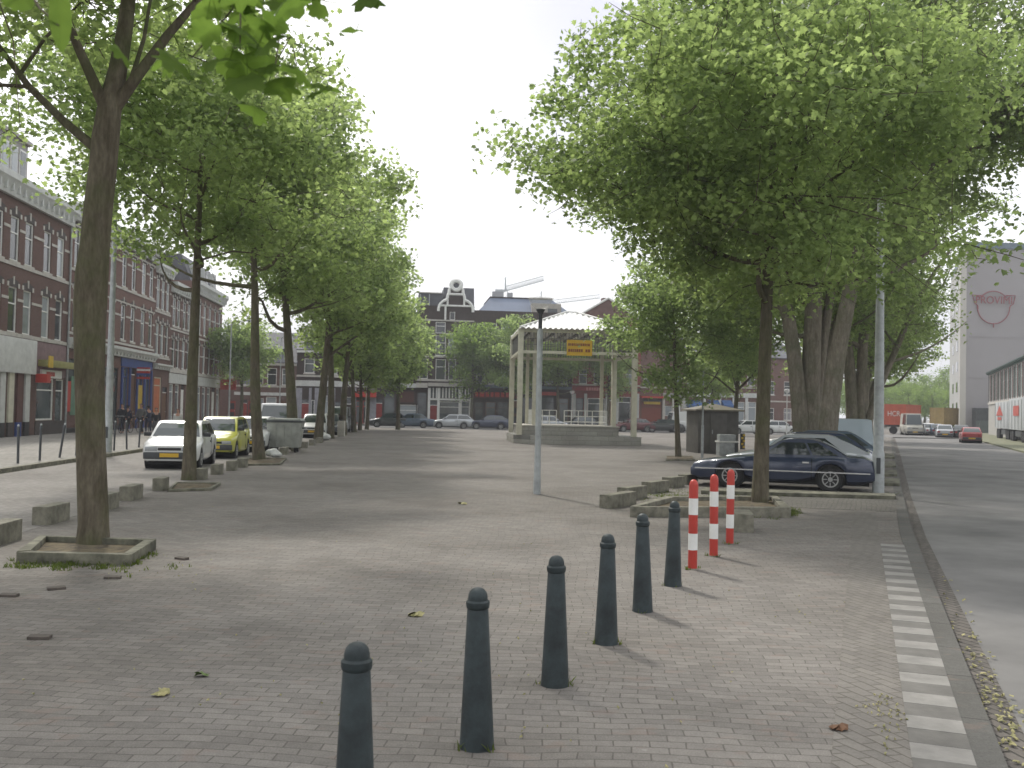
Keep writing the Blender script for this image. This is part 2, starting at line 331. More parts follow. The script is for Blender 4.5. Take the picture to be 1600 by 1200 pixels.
def tufts(name, spots, rng, hh=.045):
    mb = MB()
    for (x, y, n, r) in spots:
        for i in range(n):
            a = rng.uniform(0, 6.3); d = r*sqrt(rng.random()); bx, by = x+d*cos(a), y+d*sin(a); h = hh*rng.uniform(.4, 1.4); b = rng.uniform(0, 6.3); w_ = .006
            ex, ey = rng.gauss(0, h*.45), rng.gauss(0, h*.45)
            mb.add([(bx-w_*cos(b), by-w_*sin(b), 0), (bx+w_*cos(b), by+w_*sin(b), 0), (bx+ex*.5+w_*.6*cos(b), by+ey*.5, h*.65), (bx+ex, by+ey, h)], [(0, 1, 2, 3)])
    return tag(mb.build(name, grass_m, fix=False), kind='stuff')
sp = []
for i in range(95):
    u = rg.random(); p = g(10+230*u+rg.gauss(0, 5), 884+rg.gauss(0, 4)-(max(0, u-.8)*110)); sp.append((p[0], p[1], 14, .07))
for i in range(9): p = g(rg.uniform(185, 330), rg.gauss(891, 6)); sp.append((p[0], p[1], 6, .04))
for i in range(14): p = g(rg.uniform(150, 215), rg.gauss(857, 2)); sp.append((p[0], p[1], 12, .06))
for i in range(60): u = rg.random(); p = g(990+230*u, 806+rg.gauss(0, 3)); sp.append((p[0], p[1], 8, .08))
for i in range(40): p = g(rg.uniform(1205, 1245), rg.gauss(801, 3.5)); sp.append((p[0], p[1], 26, .12))
for i in range(50): p = g(rg.uniform(1010, 1090), rg.gauss(776, 5)); sp.append((p[0], p[1], 14, .25))
for i in range(60): p = g(rg.uniform(1095, 1400), rg.gauss(774, 2)); sp.append((p[0], p[1], 10, .2))
for bx, by in ((552, 1335), (745, 1167), (867, 1070), (947, 1005), (1004, 955), (1051, 915), (1082, 889), (1115, 869), (1140, 850)):
    p = g(bx, by); 
    for i in range(5): a = rg.uniform(0, 6.3); sp.append((p[0]+.1*cos(a), p[1]+.1*sin(a), 5, .03))
tufts('grass', sp, rg)
# ================================================================== BOLLARDS
def bollard():
    r = empty('bollard', label='x', cat='bollard')
    MB().lathe([(.100, 0), (.097, .02), (.060, .775), (.058, .78)], 24).build('post', bollard_m, r, smooth=40)
    MB().lathe([(.058, .78), (.064, .785), (.067, .8), (.067, .82), (.061, .826), (.056, .83), (.055, .85), (.049, .872), (.035, .889), (.018, .897), (0.001, .899)], 24).build('cap', bollard_m, r, smooth=40)
    return r
names = ['nearest dark bollard, cut off by the bottom edge of the photo', 'second dark tapered bollard of the row, tallest one whose foot shows', 'third dark tapered bollard of the row, counted from the nearest', 'fourth dark tapered bollard, between the third one and the fifth', 'fifth dark tapered bollard, second from the red and white posts', 'farthest and smallest dark bollard, next to the red and white posts']
B0 = bollard()
for i, (px, py) in enumerate(((552, 1335), (745, 1167), (867, 1070), (947, 1005), (1004, 955), (1051, 915))):
    b = B0 if i == 0 else copy_tree(B0); p = g(px, py); b.location = (p[0], p[1], 0); b.rotation_euler = (rg.gauss(0, .012), rg.gauss(.006, .01), rg.uniform(0, 6)); tag(b, names[i], 'bollard', 'dark tapered bollards')
    if i in (4, 5): b.scale = (1, 1, 1.04)
def rwpost():
    r = empty('striped_post', label='x', cat='post')
    MB().lathe([(.056, 0), (.056, 1.02), (.054, 1.04), (.045, 1.07), (.025, 1.09), (.001, 1.097)], 20).build('pole', red_m, r, smooth=40)
    for z in (.235, .665): MB().lathe([(.0575, 0), (.0578, .2)], 20).build('white_band', white, r, smooth=40, loc=(0, 0, z))
    MB().lathe([(.075, 0), (.07, .012)], 20).build('base_plate', concrete, r)
    return r
W0 = rwpost()
for i, (px, py, ti, lb) in enumerate(((1082, 889, 0, 'nearest red and white striped post, beside the last dark bollard'), (1115, 869, .01, 'middle one of three red and white striped posts'), (1140, 850, -.012, 'farthest of three red and white posts, in front of the small concrete block'))):
    b = W0 if i == 0 else copy_tree(W0); p = g(px, py); b.location = (p[0], p[1], 0); b.rotation_euler = (0, ti, i*2); tag(b, lb, 'post', 'red and white striped posts')
# ================================================================== CONCRETE BLOCKS
def block(p, ang, L, W, H, lb, m=concrete, grp='concrete blocks along the side street'):
    mb = MB(); mb.box(-L/2, -W/2, -.02, L/2, W/2, H); o = mb.build('concrete_block', m, bevel=.018, loc=(p[0], p[1], 0)); o.rotation_euler = (0, rg.gauss(0, .01), ang+rg.gauss(0, .03))
    return tag(o, lb, 'block', grp)
sa = math.atan2(1, -.09)
L_ = [((0, 848), 'concrete block cut off by the left edge of the photo'), ((80, 816), 'long concrete block just left of the nearest tree trunk'), ((163, 796), 'concrete block mostly hidden behind the nearest tree trunk'), ((205, 780), 'concrete block just right of the nearest tree trunk, by the street'), ((251, 766), 'concrete block immediately left of the second tree'), ((313, 749), 'concrete block half hidden behind the second tree trunk'), ((339, 741), 'first free standing concrete block right of the second tree'), ((362, 735), 'concrete block in front of the yellow car'), ((379, 730), 'concrete block just left of the third tree')]
for (px, py), lb in L_:
    p = g(px, py); block(p, sa, .82 if p[1] < 20 else .5, .24, .28, lb)
for i in range(5):
    Y = 37.5+i*3.1; block((LX(-5.45, Y), Y), sa, .8, .24, .28, ['concrete block beside the grey waste container', 'concrete block behind the waste container, by the fourth tree', 'concrete block between the fourth and the fifth tree', 'far concrete block at the foot of the fifth tree', 'farthest concrete block of the street row'][i])
ra = math.atan2(.93, .37)
for (px, py), L, lb in (((966, 791), 1.15, 'nearest concrete block at the left end of the tree bed'), ((988, 779), 1.1, 'concrete block touching the nearest one at the tree bed'), ((1024, 769), 1.0, 'concrete block in the middle of the tree bed row'), ((1052, 761), .9, 'concrete block at the far side of the grassy bed'), ((1075, 756), .8, 'farthest concrete block, under the nose of the blue coupe')):
    p = g(px, py); block(p, ra-.2, L, .26, .27, lb, grp='concrete blocks beside the tree bed')
block(g(1160, 828), 1.35, .75, .3, .3, 'single concrete block standing behind the farthest striped post', grp='concrete blocks beside the tree bed')
pill = MB().box(-.22, -.2, 0, .22, .2, 1.0).build('stone_pillar', stone, bevel=.02, loc=(*g(533, 682), 0)); tag(pill, 'short pale square pillar among the far left trees', 'pillar')
# ================================================================== TREE PITS
def pit(name, poly, h, w_, m, lb, soilz=.05, cat='kerb frame'):
    c = Vector((sum(p[0] for p in poly)/len(poly), sum(p[1] for p in poly)/len(poly))); r = empty(name, (c.x, c.y, 0), label=lb, cat=cat)
    P = [Vector(p)-c for p in poly]; Q = [p*(1-w_/max(.01, p.length)*1.3) for p in P]
    for i in range(len(P)):
        j = (i+1) % len(P); MB().prism([tuple(P[i]), tuple(P[j]), tuple(Q[j]), tuple(Q[i])], -.02, h+(.003*i), 'z').build('kerb_stone', m, r, bevel=.012)
    mb = MB(); n = 7; A, B_, C_, D_ = [Vector(q_) for q_ in Q]; vs = []
    for i in range(n):
        for j in range(n):
            a = A.lerp(B_, i/(n-1)); b = D_.lerp(C_, i/(n-1)); p = a.lerp(b, j/(n-1)); e = min(i, j, n-1-i, n-1-j); vs.append((p.x, p.y, soilz+rg.uniform(0, .02)+(.03 if e > 1 else 0)))
    mb.add(vs, [(i*n+j, i*n+j+1, (i+1)*n+j+1, (i+1)*n+j) for i in range(n-1) for j in range(n-1)]); mb.build('soil', soil, r, smooth=60, fix=False)
    return r
pit('tree_pit', [g(25, 880), g(205, 884), g(244, 858), g(62, 852)], .13, .13, concrete_dark, 'raised kerb frame around the nearest tree, weeds along its front')
pit('tree_pit', [g(262, 769), g(330, 767), g(345, 758), g(275, 757)], .06, .1, concrete_dark, 'low mossy kerb frame around the second tree on the left', .03)
pit('tree_pit', [g(375, 728), g(438, 727), g(448, 718), g(388, 718)], .06, .1, concrete_dark, 'low kerb frame around the third tree on the left', .03)
pit('tree_pit', [g(1040, 720), g(1086, 720), g(1083, 714), g(1040, 714)], .05, .1, concrete_dark, 'thin round edged kerb at the foot of the small leaning tree', .03)
pit('tree_bed', [g(984, 808), g(1236, 809), g(1214, 789), g(1040, 790)], .19, .17, concrete, 'long concrete kerbed bed at the foot of the tall right tree', .1, 'tree bed')
for i, (a, b, c, d) in enumerate((((1095, 772), (1400, 781), (1398, 777), (1100, 767)), ((1375, 759), (1406, 760), (1405, 752), (1378, 752)), ((1380, 745), (1402, 745), (1401, 738), (1380, 738)), ((1380, 731), (1400, 731), (1399, 724), (1380, 724)), ((1382, 717), (1398, 717), (1397, 711), (1382, 711)))):
    P = [g(*a), g(*b), g(*c), g(*d)]; cx = sum(p[0] for p in P)/4; cy = sum(p[1] for p in P)/4
    r = empty('parking_kerb', (cx, cy, 0), label=['long low mossy kerb in front of the blue coupe', 'mossy bay divider kerb just right of the tall pole', 'second bay divider kerb along the road', 'third bay divider kerb along the road', 'farthest bay divider kerb along the road'][i], cat='kerb', group='parking bay kerbs')
    MB().prism([(p[0]-cx, p[1]-cy) for p in P], -.01, .09, 'z').build('kerb_stone', concrete_dark, r, bevel=.015)
for i, (px, py, lb) in enumerate(((284, 874, 'loose brown brick lying right of the nearest tree pit'), (88, 921, 'loose brick slab lying below the nearest tree pit'), (14, 932, 'broken brick at the left edge of the square'), (176, 904, 'dark loose brick just below the tree pit'), (62, 998, 'flat brick fragment at lower left'))):
    p = g(px, py); o = MB().box(-.085, -.04, -.01, .085, .04, .028).build('loose_brick', mat('loose_brick', (.085, .072, .06), .9, var=.3, scale=8), bevel=.006, loc=(p[0], p[1], 0)); o.rotation_euler = (.08, 0, rg.uniform(-.6, .6)); tag(o, lb, 'brick', 'loose bricks')


# sidewalk posts of the left street
pp = [(28, 724), (62, 719.5), (93, 715), (119, 712), (178, 704), (198, 702), (217, 699)]
pl = ['leftmost thin dark post on the left pavement', 'second thin dark post from the left edge, on the pavement', 'thin dark post leaning to the right on the pavement', 'thin dark post just left of the nearest tree trunk', 'thin dark post right of the tall grey street lamp', 'middle thin dark post between the lamp and the white car', 'thin dark post right beside the white hatchback']
S0 = empty('pavement_post', label='x', cat='post')
MB().lathe([(.035, 0), (.035, .93), (.045, .94), (.045, .99), (.03, 1.03), (.001, 1.04)], 10).build('pole', darkmetal, S0, smooth=40)
MB().lathe([(.001, 0), (.03, .015), (.032, .04), (.02, .06), (.001, .065)], 10).build('knob', galv, S0, smooth=40, loc=(0, 0, 1.03))
for i, (px, py) in enumerate(pp):
    b = S0 if i == 0 else copy_tree(S0); p = g(px, py, .12); b.location = (p[0], p[1], .12); b.rotation_euler = (0, .13 if i == 2 else rg.gauss(0, .02), 0); tag(b, pl[i], 'post', 'thin dark pavement posts')
# ================================================================== LAMPS
lamp_glass = bpy.data.materials.new('frosted_lamp_glass'); nt_, b_, out_ = nodes(lamp_glass); b_.inputs['Base Color'].default_value = (.8, .8, .78, 1); b_.inputs['Roughness'].default_value = .3
nl_ = noise(nt_, 6, 2); nt_.links.new(mixc(nt_, nl_, (.7, .7, .67), (.85, .85, .83)), b_.inputs['Base Color']); tr_ = nt_.nodes.new('ShaderNodeBsdfTransparent'); mx_ = nt_.nodes.new('ShaderNodeMixShader'); mx_.inputs[0].default_value = .24
nt_.links.new(tr_.outputs[0], mx_.inputs[1]); nt_.links.new(b_.outputs[0], mx_.inputs[2]); nt_.links.new(mx_.outputs[0], out_.inputs[0])
p = g(839, 772); r = empty('street_lamp', (p[0], p[1], 0), label='grey post top lamp with flat bowl head standing alone mid square', cat='street lamp')
MB().lathe([(.085, 0), (.085, .35), (.078, .4), (.068, 1.4), (.066, 3.75), (.05, 3.78)], 16).build('pole', galv, r, smooth=40)
MB().lathe([(.075, 0), (.066, .02), (.066, .3), (.055, .33)], 12).build('base_sleeve', galv, r, smooth=40)
MB().lathe([(.045, 3.78), (.045, 4.12), (.07, 4.16), (.1, 4.2), (.1, 4.23)], 14).build('collar', darkmetal, r, smooth=40)
MB().lathe([(.1, 4.23), (.16, 4.26), (.24, 4.36), (.285, 4.46), (.285, 4.47)], 24).build('lamp_bowl', lamp_glass, r, smooth=40)
MB().lathe([(.3, 4.472), (.305, 4.48), (.25, 4.5), (.1, 4.515), (.001, 4.52)], 24).build('lid', lamp_glass, r, smooth=40)
def tall_lamp(px, py, H, lb, r0=.11, r1=.06, arm=1.2, adir=0, z=0, door=True):
    p = g(px, py, z); r = empty('tall_street_lamp', (p[0], p[1], z), adir, label=lb, cat='street lamp')
    MB().lathe([(r0*1.15, 0), (r0*1.15, 1.0), (r0, 1.06), (r0*.95, 2.5), (r0*.8, H*.5), (r1, H)], 14).build('pole', galv, r, smooth=40)
    if door: MB().box(-.05, -r0*1.2, .5, .05, -r0*1.0, .9).build('access_door', darkmetal, r)
    MB().tube([(0, 0, H-.05), (arm*.3, 0, H+.25), (arm, 0, H+.35)], [r1, r1*.8, r1*.6], 8).build('arm', galv, r, smooth=40)
    MB().box(arm-.1, -.12, H+.28, arm+.55, .12, H+.42).build('lamp_head', galv, r, bevel=.04)
    return r
tall_lamp(1372, 771, 9.6, 'tall grey lamp post behind the blue coupe beside the road', .125, .07, 1.6, radians(-20))
tall_lamp(168, 706, 9.4, 'tall grey lamp post on the left pavement behind the nearest tree', .13, .07, 1.4, radians(0), .12)
tall_lamp(357, 668, 8.5, 'slim grey lamp post at the far end of the left street', .08, .05, 1.2, 0)
tall_lamp(436, 664, 8.5, 'slim pale lamp post behind the white van', .07, .05, 1.0, 0)
tall_lamp(1352, 664, 6.5, 'thin far lamp post between the big trees and the tall pole', .08, .05, 1.0, 2.8)
tall_lamp(1301, 672, 7.5, 'thin far lamp post seen between the old plane trees', .08, .05, 1.0, 2.8)
def globe_lamp(px, py, H, lb, z=0):
    p = g(px, py, z); r = empty('globe_lamp', (p[0], p[1], z), label=lb, cat='street lamp', group='round headed lamps')
    MB().lathe([(.08, 0), (.075, .9), (.05, 1), (.04, H-.3)], 10).build('pole', offwhite, r, smooth=40)
    MB().lathe([(.04, H-.32), (.15, H-.2), (.28, H-.02), (.3, H), (.2, H+.1), (.001, H+.14)], 14).build('lamp_bowl', lamp_glass, r, smooth=40)
globe_lamp(893, 672, 3.9, 'white round headed lamp seen through the bandstand')
globe_lamp(1229, 683, 4.2, 'white round headed lamp left of the old plane trees')
globe_lamp(571, 670, 4.6, 'pale round headed lamp in front of the red doors')
p = g(1097, 716); r = empty('sign_pole', (p[0], p[1], 0), label='slim straight pole standing in front of the grey kiosk', cat='pole')
MB().lathe([(.06, 0), (.06, 1.4), (.04, 1.45), (.038, 3.9)], 10).build('pole', galv, r, smooth=40); MB().lathe([(.05, 3.9), (.05, 3.98), (.001, 4.0)], 10).build('cap', darkmetal, r)
# ================================================================== KIOSK AND BINS
p = g(1118, 708.5); r = empty('service_kiosk', (p[0], p[1]+.9, 0), radians(7), label='square grey steel kiosk with a low pyramid roof', cat='kiosk')
km = mat('kiosk_grey_steel', (.095, .09, .08), .6, .1, var=.2, scale=2, bmp=.1)
MB().box(-1.02, -.95, 0, 1.02, .95, 2.06).build('wall', km, r, bevel=.02)
MB().prism([(-.42, 0.1), (.42, .1), (.42, 1.95), (-.42, 1.95)], -.985, -.955, 'y').build('door', mat('kiosk_door_grey', (.11, .105, .095), .55, .1, var=.15), r, bevel=.006)
MB().box(-.34, -1.02, .95, -.3, -.985, 1.15).build('door_handle', galv, r)
mb = MB(); mb.add([(-1.22, -1.15, 2.06), (1.22, -1.15, 2.06), (1.22, 1.15, 2.06), (-1.22, 1.15, 2.06), (-1.22, -1.15, 2.13), (1.22, -1.15, 2.13), (1.22, 1.15, 2.13), (-1.22, 1.15, 2.13), (0, 0, 2.45)], [(0, 3, 2, 1), (0, 1, 5, 4), (1, 2, 6, 5), (2, 3, 7, 6), (3, 0, 4, 7), (4, 5, 8), (5, 6, 8), (6, 7, 8), (7, 4, 8)]); mb.build('roof', mat('kiosk_roof', (.16, .145, .11), .7, var=.25, scale=2), r)
p = g(1135, 712); r = empty('litter_cabinet', (p[0], p[1], 0), radians(7), label='waist high grey steel cabinet in front of the kiosk', cat='cabinet')
MB().box(-.42, -.25, 0, .42, .25, .62).build('body', galv, r, bevel=.02); MB().box(-.46, -.3, .62, .5, .3, .68).build('shelf', white, r, bevel=.01); MB().box(-.4, -.22, .68, .36, .22, .98).build('hood', galv, r, bevel=.03)
MB().box(.3, -.27, .05, .42, -.255, .6).build('side_panel', darkmetal, r)
p = g(1160, 702); r = empty('warning_post', (p[0], p[1], 0), label='black and yellow chequered warning post right of the kiosk', cat='post')
MB().lathe([(.14, 0), (.14, .88), (.001, .92)], 12).build('pole', black, r, smooth=40)
ym = mat('yellow_paint', (.5, .34, .02), .5)
for i in range(5):
    MB().box(-.1 if i % 2 else -.02, -.146, .08+.16*i, .02 if i % 2 else .1, -.135, .2+.16*i).build('yellow_patch', ym, r)
# waste container
p = g(441, 707); r = empty('waste_container', (p[0], p[1]+.5, 0), radians(4), label='large grey galvanised waste container beside the third tree', cat='container')
bm_ = mat('container_zinc', (.33, .34, .31), .6, .25, var=.22, scale=2.5, bmp=.2)
mb = MB(); b0_, b1_ = .58, .70
vs = [(-b0_, -.42, .2), (b0_, -.42, .2), (b0_, .42, .2), (-b0_, .42, .2), (-b1_, -.52, 1.22), (b1_, -.52, 1.22), (b1_, .52, 1.22), (-b1_, .52, 1.22)]
mb.add(vs, [(0, 3, 2, 1), (4, 5, 6, 7), (0, 1, 5, 4), (1, 2, 6, 5), (2, 3, 7, 6), (3, 0, 4, 7)]); mb.build('body', bm_, r, bevel=.02)
for x in (-.3, 0, .3): MB().prism([(-.43, .3), (-.47, .3), (-.545, 1.15), (-.505, 1.15)], x-.02, x+.02, 'x').build('rib', bm_, r)
MB().box(-.74, -.56, 1.22, .74, .56, 1.3).build('rim', darkmetal, r, bevel=.015); MB().prism([(-.7, 1.3), (.7, 1.3), (.62, 1.38), (-.62, 1.38)], -.5, .5, 'y').build('lid', bm_, r, bevel=.02)
for x in (-.45, .45):
    for y in (-.3, .3): MB().cyl((x-.04, y, .1), (x+.04, y, .1), .1, n=12).build('wheel', rubber, r)
for x in (-.76, .76): MB().cyl((x-.05, -.3, 1.0), (x+.05, -.3, 1.0), .03, n=8).build('lifting_pin', darkmetal, r)
# rubbish next to the container
for i, (px, py, s, lb) in enumerate(((425, 712, .25, 'small heap of pale rubbish at the foot of the third tree'), (432, 714, .2, 'white rubbish bag beside the waste container'), (505, 688, .4, 'pile of white plastic bags at the foot of the fifth tree'))):
    p = g(px, py); mb = MB(); bm2 = bmesh.new(); bmesh.ops.create_icosphere(bm2, subdivisions=3, radius=s)
    for v in bm2.verts: v.co *= 1+.25*sin(v.co.x*14/s*.25+i)*cos(v.co.y*17/s*.25)+rg.gauss(0, .03); v.co.z = max(v.co.z*.6+s*.45, 0)
    me = bpy.data.meshes.new('rubbish_bag'); bm2.to_mesh(me); bm2.free(); me.materials.append(offwhite); me.polygons.foreach_set('use_smooth', [True]*len(me.polygons))
    o = bpy.data.objects.new('rubbish_bag', me); COL.objects.link(o); o.location = (p[0], p[1], 0); tag(o, lb, 'rubbish', 'rubbish under the left trees')
# ================================================================== BANDSTAND
r = empty('bandstand', (.2, 54.6, 0), radians(4), label='open bandstand with cream posts and corrugated white hipped roof', cat='bandstand')
plm = brickmat('bandstand_concrete', (.37, .36, .32), (.31, .30, .27), (.2, .2, .18), .9, .25, .01, 'wall', patch=.5)
mb = MB()
mb.prism([(0, .9), (.0, 6.9), (.9, 7.8), (6.4, 7.8), (7.3, 6.9), (7.3, 0), (.9, 0)], 0, .5, 'z'); mb.build('platform', plm, r, bevel=.01)
MB().box(.45, .95, .5, 6.15, 6.6, 1.0).build('stage', plm, r, bevel=.01); MB().box(.40, .9, 1.0, 6.2, 6.65, 1.07).build('stage_edge', stone, r, bevel=.01)
cp = [(.3, .55), (6.95, .55), (.3, 7.3), (6.95, 7.3)]; ip = [(1.2, 1.4), (5.95, 1.4), (1.2, 6.1), (5.95, 6.1)]
for x, y in cp: MB().box(x-.15, y-.15, .5, x+.15, y+.15, 6.45).build('post', cream, r, bevel=.012)
for x, y in ip: MB().box(x-.1, y-.1, 1.07, x+.1, y+.1, 6.45).build('inner_post', cream, r, bevel=.01)
for z, h in ((5.2, .16), (6.42, .2)):
    for (x0, y0, x1, y1) in ((.15, .45, 7.1, .65), (.15, 7.2, 7.1, 7.4), (.2, .65, .4, 7.2), (6.85, .65, 7.05, 7.2)): MB().box(x0, y0, z, x1, y1, z+h).build('beam', cream, r)
lat = mat('lattice_grey', (.16, .16, .15), .6, var=.2)
for (ax, c0, lo, hi) in (('x', .55, .35, 6.9), ('x', 7.3, .35, 6.9), ('y', .3, .65, 7.2), ('y', 6.95, .65, 7.2)):
    mb = MB(); t = lo
    while t < hi:
        if ax == 'x': mb.box(t, c0-.02, 5.36, t+.04, c0+.02, 6.42)
        else: mb.box(c0-.02, t, 5.36, c0+.02, t+.04, 6.42)
        t += .17
    for z in (5.7, 6.05): mb.box(.4, c0-.012, z, 6.85, c0+.012, z+.04) if ax == 'x' else mb.box(c0-.012, .7, z, c0+.012, 7.15, z+.04)
    mb.build('lattice', lat, r)
# corrugated hip roof
ex0, ex1, ey0, ey1, ez, rz_ = .2, 7.05, .2, 7.6, 6.64, 7.95; rx0, rx1, ry = 3.3, 3.95, 3.9
def zr(x, y):
    hx = min((x-ex0)/(rx0-ex0), (ex1-x)/(ex1-rx1)); hy = min((y-ey0)/(ry-ey0), (ey1-y)/(ey1-ry)); return ez+(rz_-ez)*max(0, min(1, hx, hy)), hy <= hx
mb = MB(); nx = 104
def rp(x, y, ph, up): return (x, y, zr(x, y)[0]+.035*ph+up)
for side in range(4):
    n_ = 88
    for i in range(n_):
        pts_ = []
        for q_ in (i, i+1):
            u = q_/n_; ph = 1 if (q_//2) % 2 else -1
            if side in (0, 2):
                x = ex0+(ex1-ex0)*u; ye = ey0 if side == 0 else ey1; hh = min(1, (x-ex0)/(rx0-ex0), (ex1-x)/(ex1-rx1)); yt = ye+(ry-ye)*hh; pts_ += [(x, ye, ez+.035*ph), (x, yt, ez+(rz_-ez)*hh+.035*ph)]
            else:
                y = ey0+(ey1-ey0)*u; xe = ex0 if side == 3 else ex1; xr = rx0 if side == 3 else rx1; hh = min(1, (y-ey0)/(ry-ey0), (ey1-y)/(ey1-ry)); pts_ += [(xe, y, ez+.035*ph), (xe+(xr-xe)*hh, y, ez+(rz_-ez)*hh+.035*ph)]
        mb.quad(pts_[0], pts_[2], pts_[3], pts_[1])
roofm = mat('white_corrugated_sheet', (.68, .68, .66), .5, var=.06); mb.build('roof', roofm, r, fix=False)
mb = MB()
for a, b in (((ex0, ey0, ez), (rx0, ry, rz_)), ((ex1, ey0, ez), (rx1, ry, rz_)), ((ex0, ey1, ez), (rx0, ry, rz_)), ((ex1, ey1, ez), (rx1, ry, rz_)), ((rx0, ry, rz_), (rx1, ry, rz_))): mb.cyl((a[0], a[1], a[2]+.05), (b[0], b[1], b[2]+.05), .05, n=6)
mb.build('ridge', roofm, r)
mb = MB()
for i, x in enumerate(np.linspace(.8, 6.4, 9)): mb.box(x-.05, .7, 6.3, x+.05, 7.1, 6.44)
mb.build('rafters', lat, r)
# white railing
mb = MB()
for (a, b) in (((1.3, 6.2), (3.1, 6.2)), ((3.6, 6.2), (5.85, 6.2)), ((1.3, 3.2), (1.3, 6.2)), ((5.85, 3.4), (5.85, 6.2))):
    a = Vector(a); b = Vector(b); L = (b-a).length; n_ = int(L/.42)
    for z in (1.25, 1.6, 1.95): mb.cyl((a.x, a.y, z), (b.x, b.y, z), .022, n=6)
    for i in range(n_+1): q_ = a.lerp(b, i/n_); mb.cyl((q_.x, q_.y, 1.07), (q_.x, q_.y, 1.97), .025, n=6)
mb.build('railing', white, r)
r2 = empty('yellow_banner', (0, 0, 0), label='yellow banner with two lines of lettering hung on the bandstand', cat='banner'); r2.matrix_world = r.matrix_world
r2.location = (.2, 54.6, 0); r2.rotation_euler = (0, 0, radians(4))
MB().box(2.95, .40, 5.12, 4.42, .43, 6.02).build('panel', mat('banner_yellow', (.62, .38, .02), .6, var=.1), r2)
tm = mat('banner_lettering', (.22, .06, .02), .6)
mb = MB(); xs = 3.03
while xs < 4.3: w_ = rg.choice((.06, .08, .1)); mb.box(xs, .385, 5.68, xs+w_, .398, 5.83); xs += w_+.03
xs = 3.03
while xs < 4.3:
    w_ = rg.choice((.07, .1, .12))
    if not 3.8 < xs < 3.92: mb.box(xs, .385, 5.33, xs+w_, .398, 5.5)
    xs += w_+.03
mb.build('lettering', tm, r2)

# air over the square: thin even haze
hm = bpy.data.materials.new('thin_haze'); hm.use_nodes = True; hn = hm.node_tree; hn.nodes.clear(); ho = hn.nodes.new('ShaderNodeOutputMaterial'); hv = hn.nodes.new('ShaderNodeVolumePrincipled')
hv.inputs['Color'].default_value = (.93, .95, 1, 1); hv.inputs['Density'].default_value = .0009; hn.links.new(hv.outputs[0], ho.inputs['Volume'])
tag(MB().box(-1650, -1650, -1.1, 1650, 1650, 112).build('haze', hm), kind='stuff')
# ================================================================== TREES
bark_y = barkmat('young_bark', (.075, .062, .043), (.145, .125, .09), (.08, .085, .04))
bark_o = barkmat('plane_bark', (.15, .13, .10), (.25, .22, .175), (.13, .13, .085))
leaf_a = leafmat('plane_leaf', (.145, .225, .078), (.365, .525, .175))
leaf_b = leafmat('plane_leaf_old_tree', (.135, .205, .075), (.335, .48, .165))
leaf_c = leafmat('pale_leaf', (.15, .225, .09), (.34, .50, .17))
leaf_d = leafmat('dark_leaf', (.10, .165, .05), (.26, .42, .09))
LEAF5 = [(0, -.5), (.2, -.34), (.5, -.3), (.36, .0), (.42, .3), (.16, .24), (0, .58), (-.16, .24), (-.42, .3), (-.36, 0), (-.5, -.3), (-.2, -.34)]
LEAF1 = [(0, -.5), (.5, -.28), (.3, .02), (.34, .34), (.1, .2), (0, .6), (-.1, .2), (-.34, .34), (-.3, .02), (-.5, -.28)]
LEAF0 = [(-.1, -.5), (.5, -.2), (.16, .1), (0, .6), (-.5, .1)]
SZ = 1.0
def leaf_mesh(name, C, rs, size, shape, mt):
    """C: (n,3) leaf centres -> one mesh with a small bent polygon per leaf"""
    size = size*SZ; n = len(C); sh = np.array(shape); k = len(sh)
    s = size*rs.uniform(.65, 1.25, n)
    nrm = rs.normal(0, 1, (n, 3)); nrm[:, 2] = np.abs(nrm[:, 2])+.35; nrm /= np.linalg.norm(nrm, axis=1)[:, None]
    t = rs.normal(0, 1, (n, 3)); t -= nrm*(t*nrm).sum(1)[:, None]; t /= np.linalg.norm(t, axis=1)[:, None]; b = np.cross(nrm, t)
    bend = -.35*np.abs(sh[:, 0])-.12*sh[:, 1]**2
    V = C[:, None, :]+s[:, None, None]*(sh[None, :, 0, None]*t[:, None, :]+sh[None, :, 1, None]*b[:, None, :]+bend[None, :, None]*nrm[:, None, :])
    me = bpy.data.meshes.new(name); me.vertices.add(n*k); me.vertices.foreach_set('co', V.astype(np.float32).ravel())
    me.loops.add(n*k); me.loops.foreach_set('vertex_index', np.arange(n*k, dtype=np.int32)); me.polygons.add(n)
    me.polygons.foreach_set('loop_start', np.arange(0, n*k, k, dtype=np.int32)); me.polygons.foreach_set('loop_total', np.full(n, k, dtype=np.int32))
    me.update(calc_edges=True); me.materials.append(mt); return me
def curve(a, b, sag, rs, n=6, wob=.06):
    a = np.array(a, float); b = np.array(b, float); L = np.linalg.norm(b-a); out = []
    w1 = rs.normal(0, wob*L, 3); w2 = rs.normal(0, wob*L*.5, 3)
    for i in range(n+1):
        t = i/n; p = a+(b-a)*t+w1*sin(pi*t)+w2*sin(2*pi*t); p[2] += sag*L*sin(pi*t)*(.5); out.append(p)
    return out
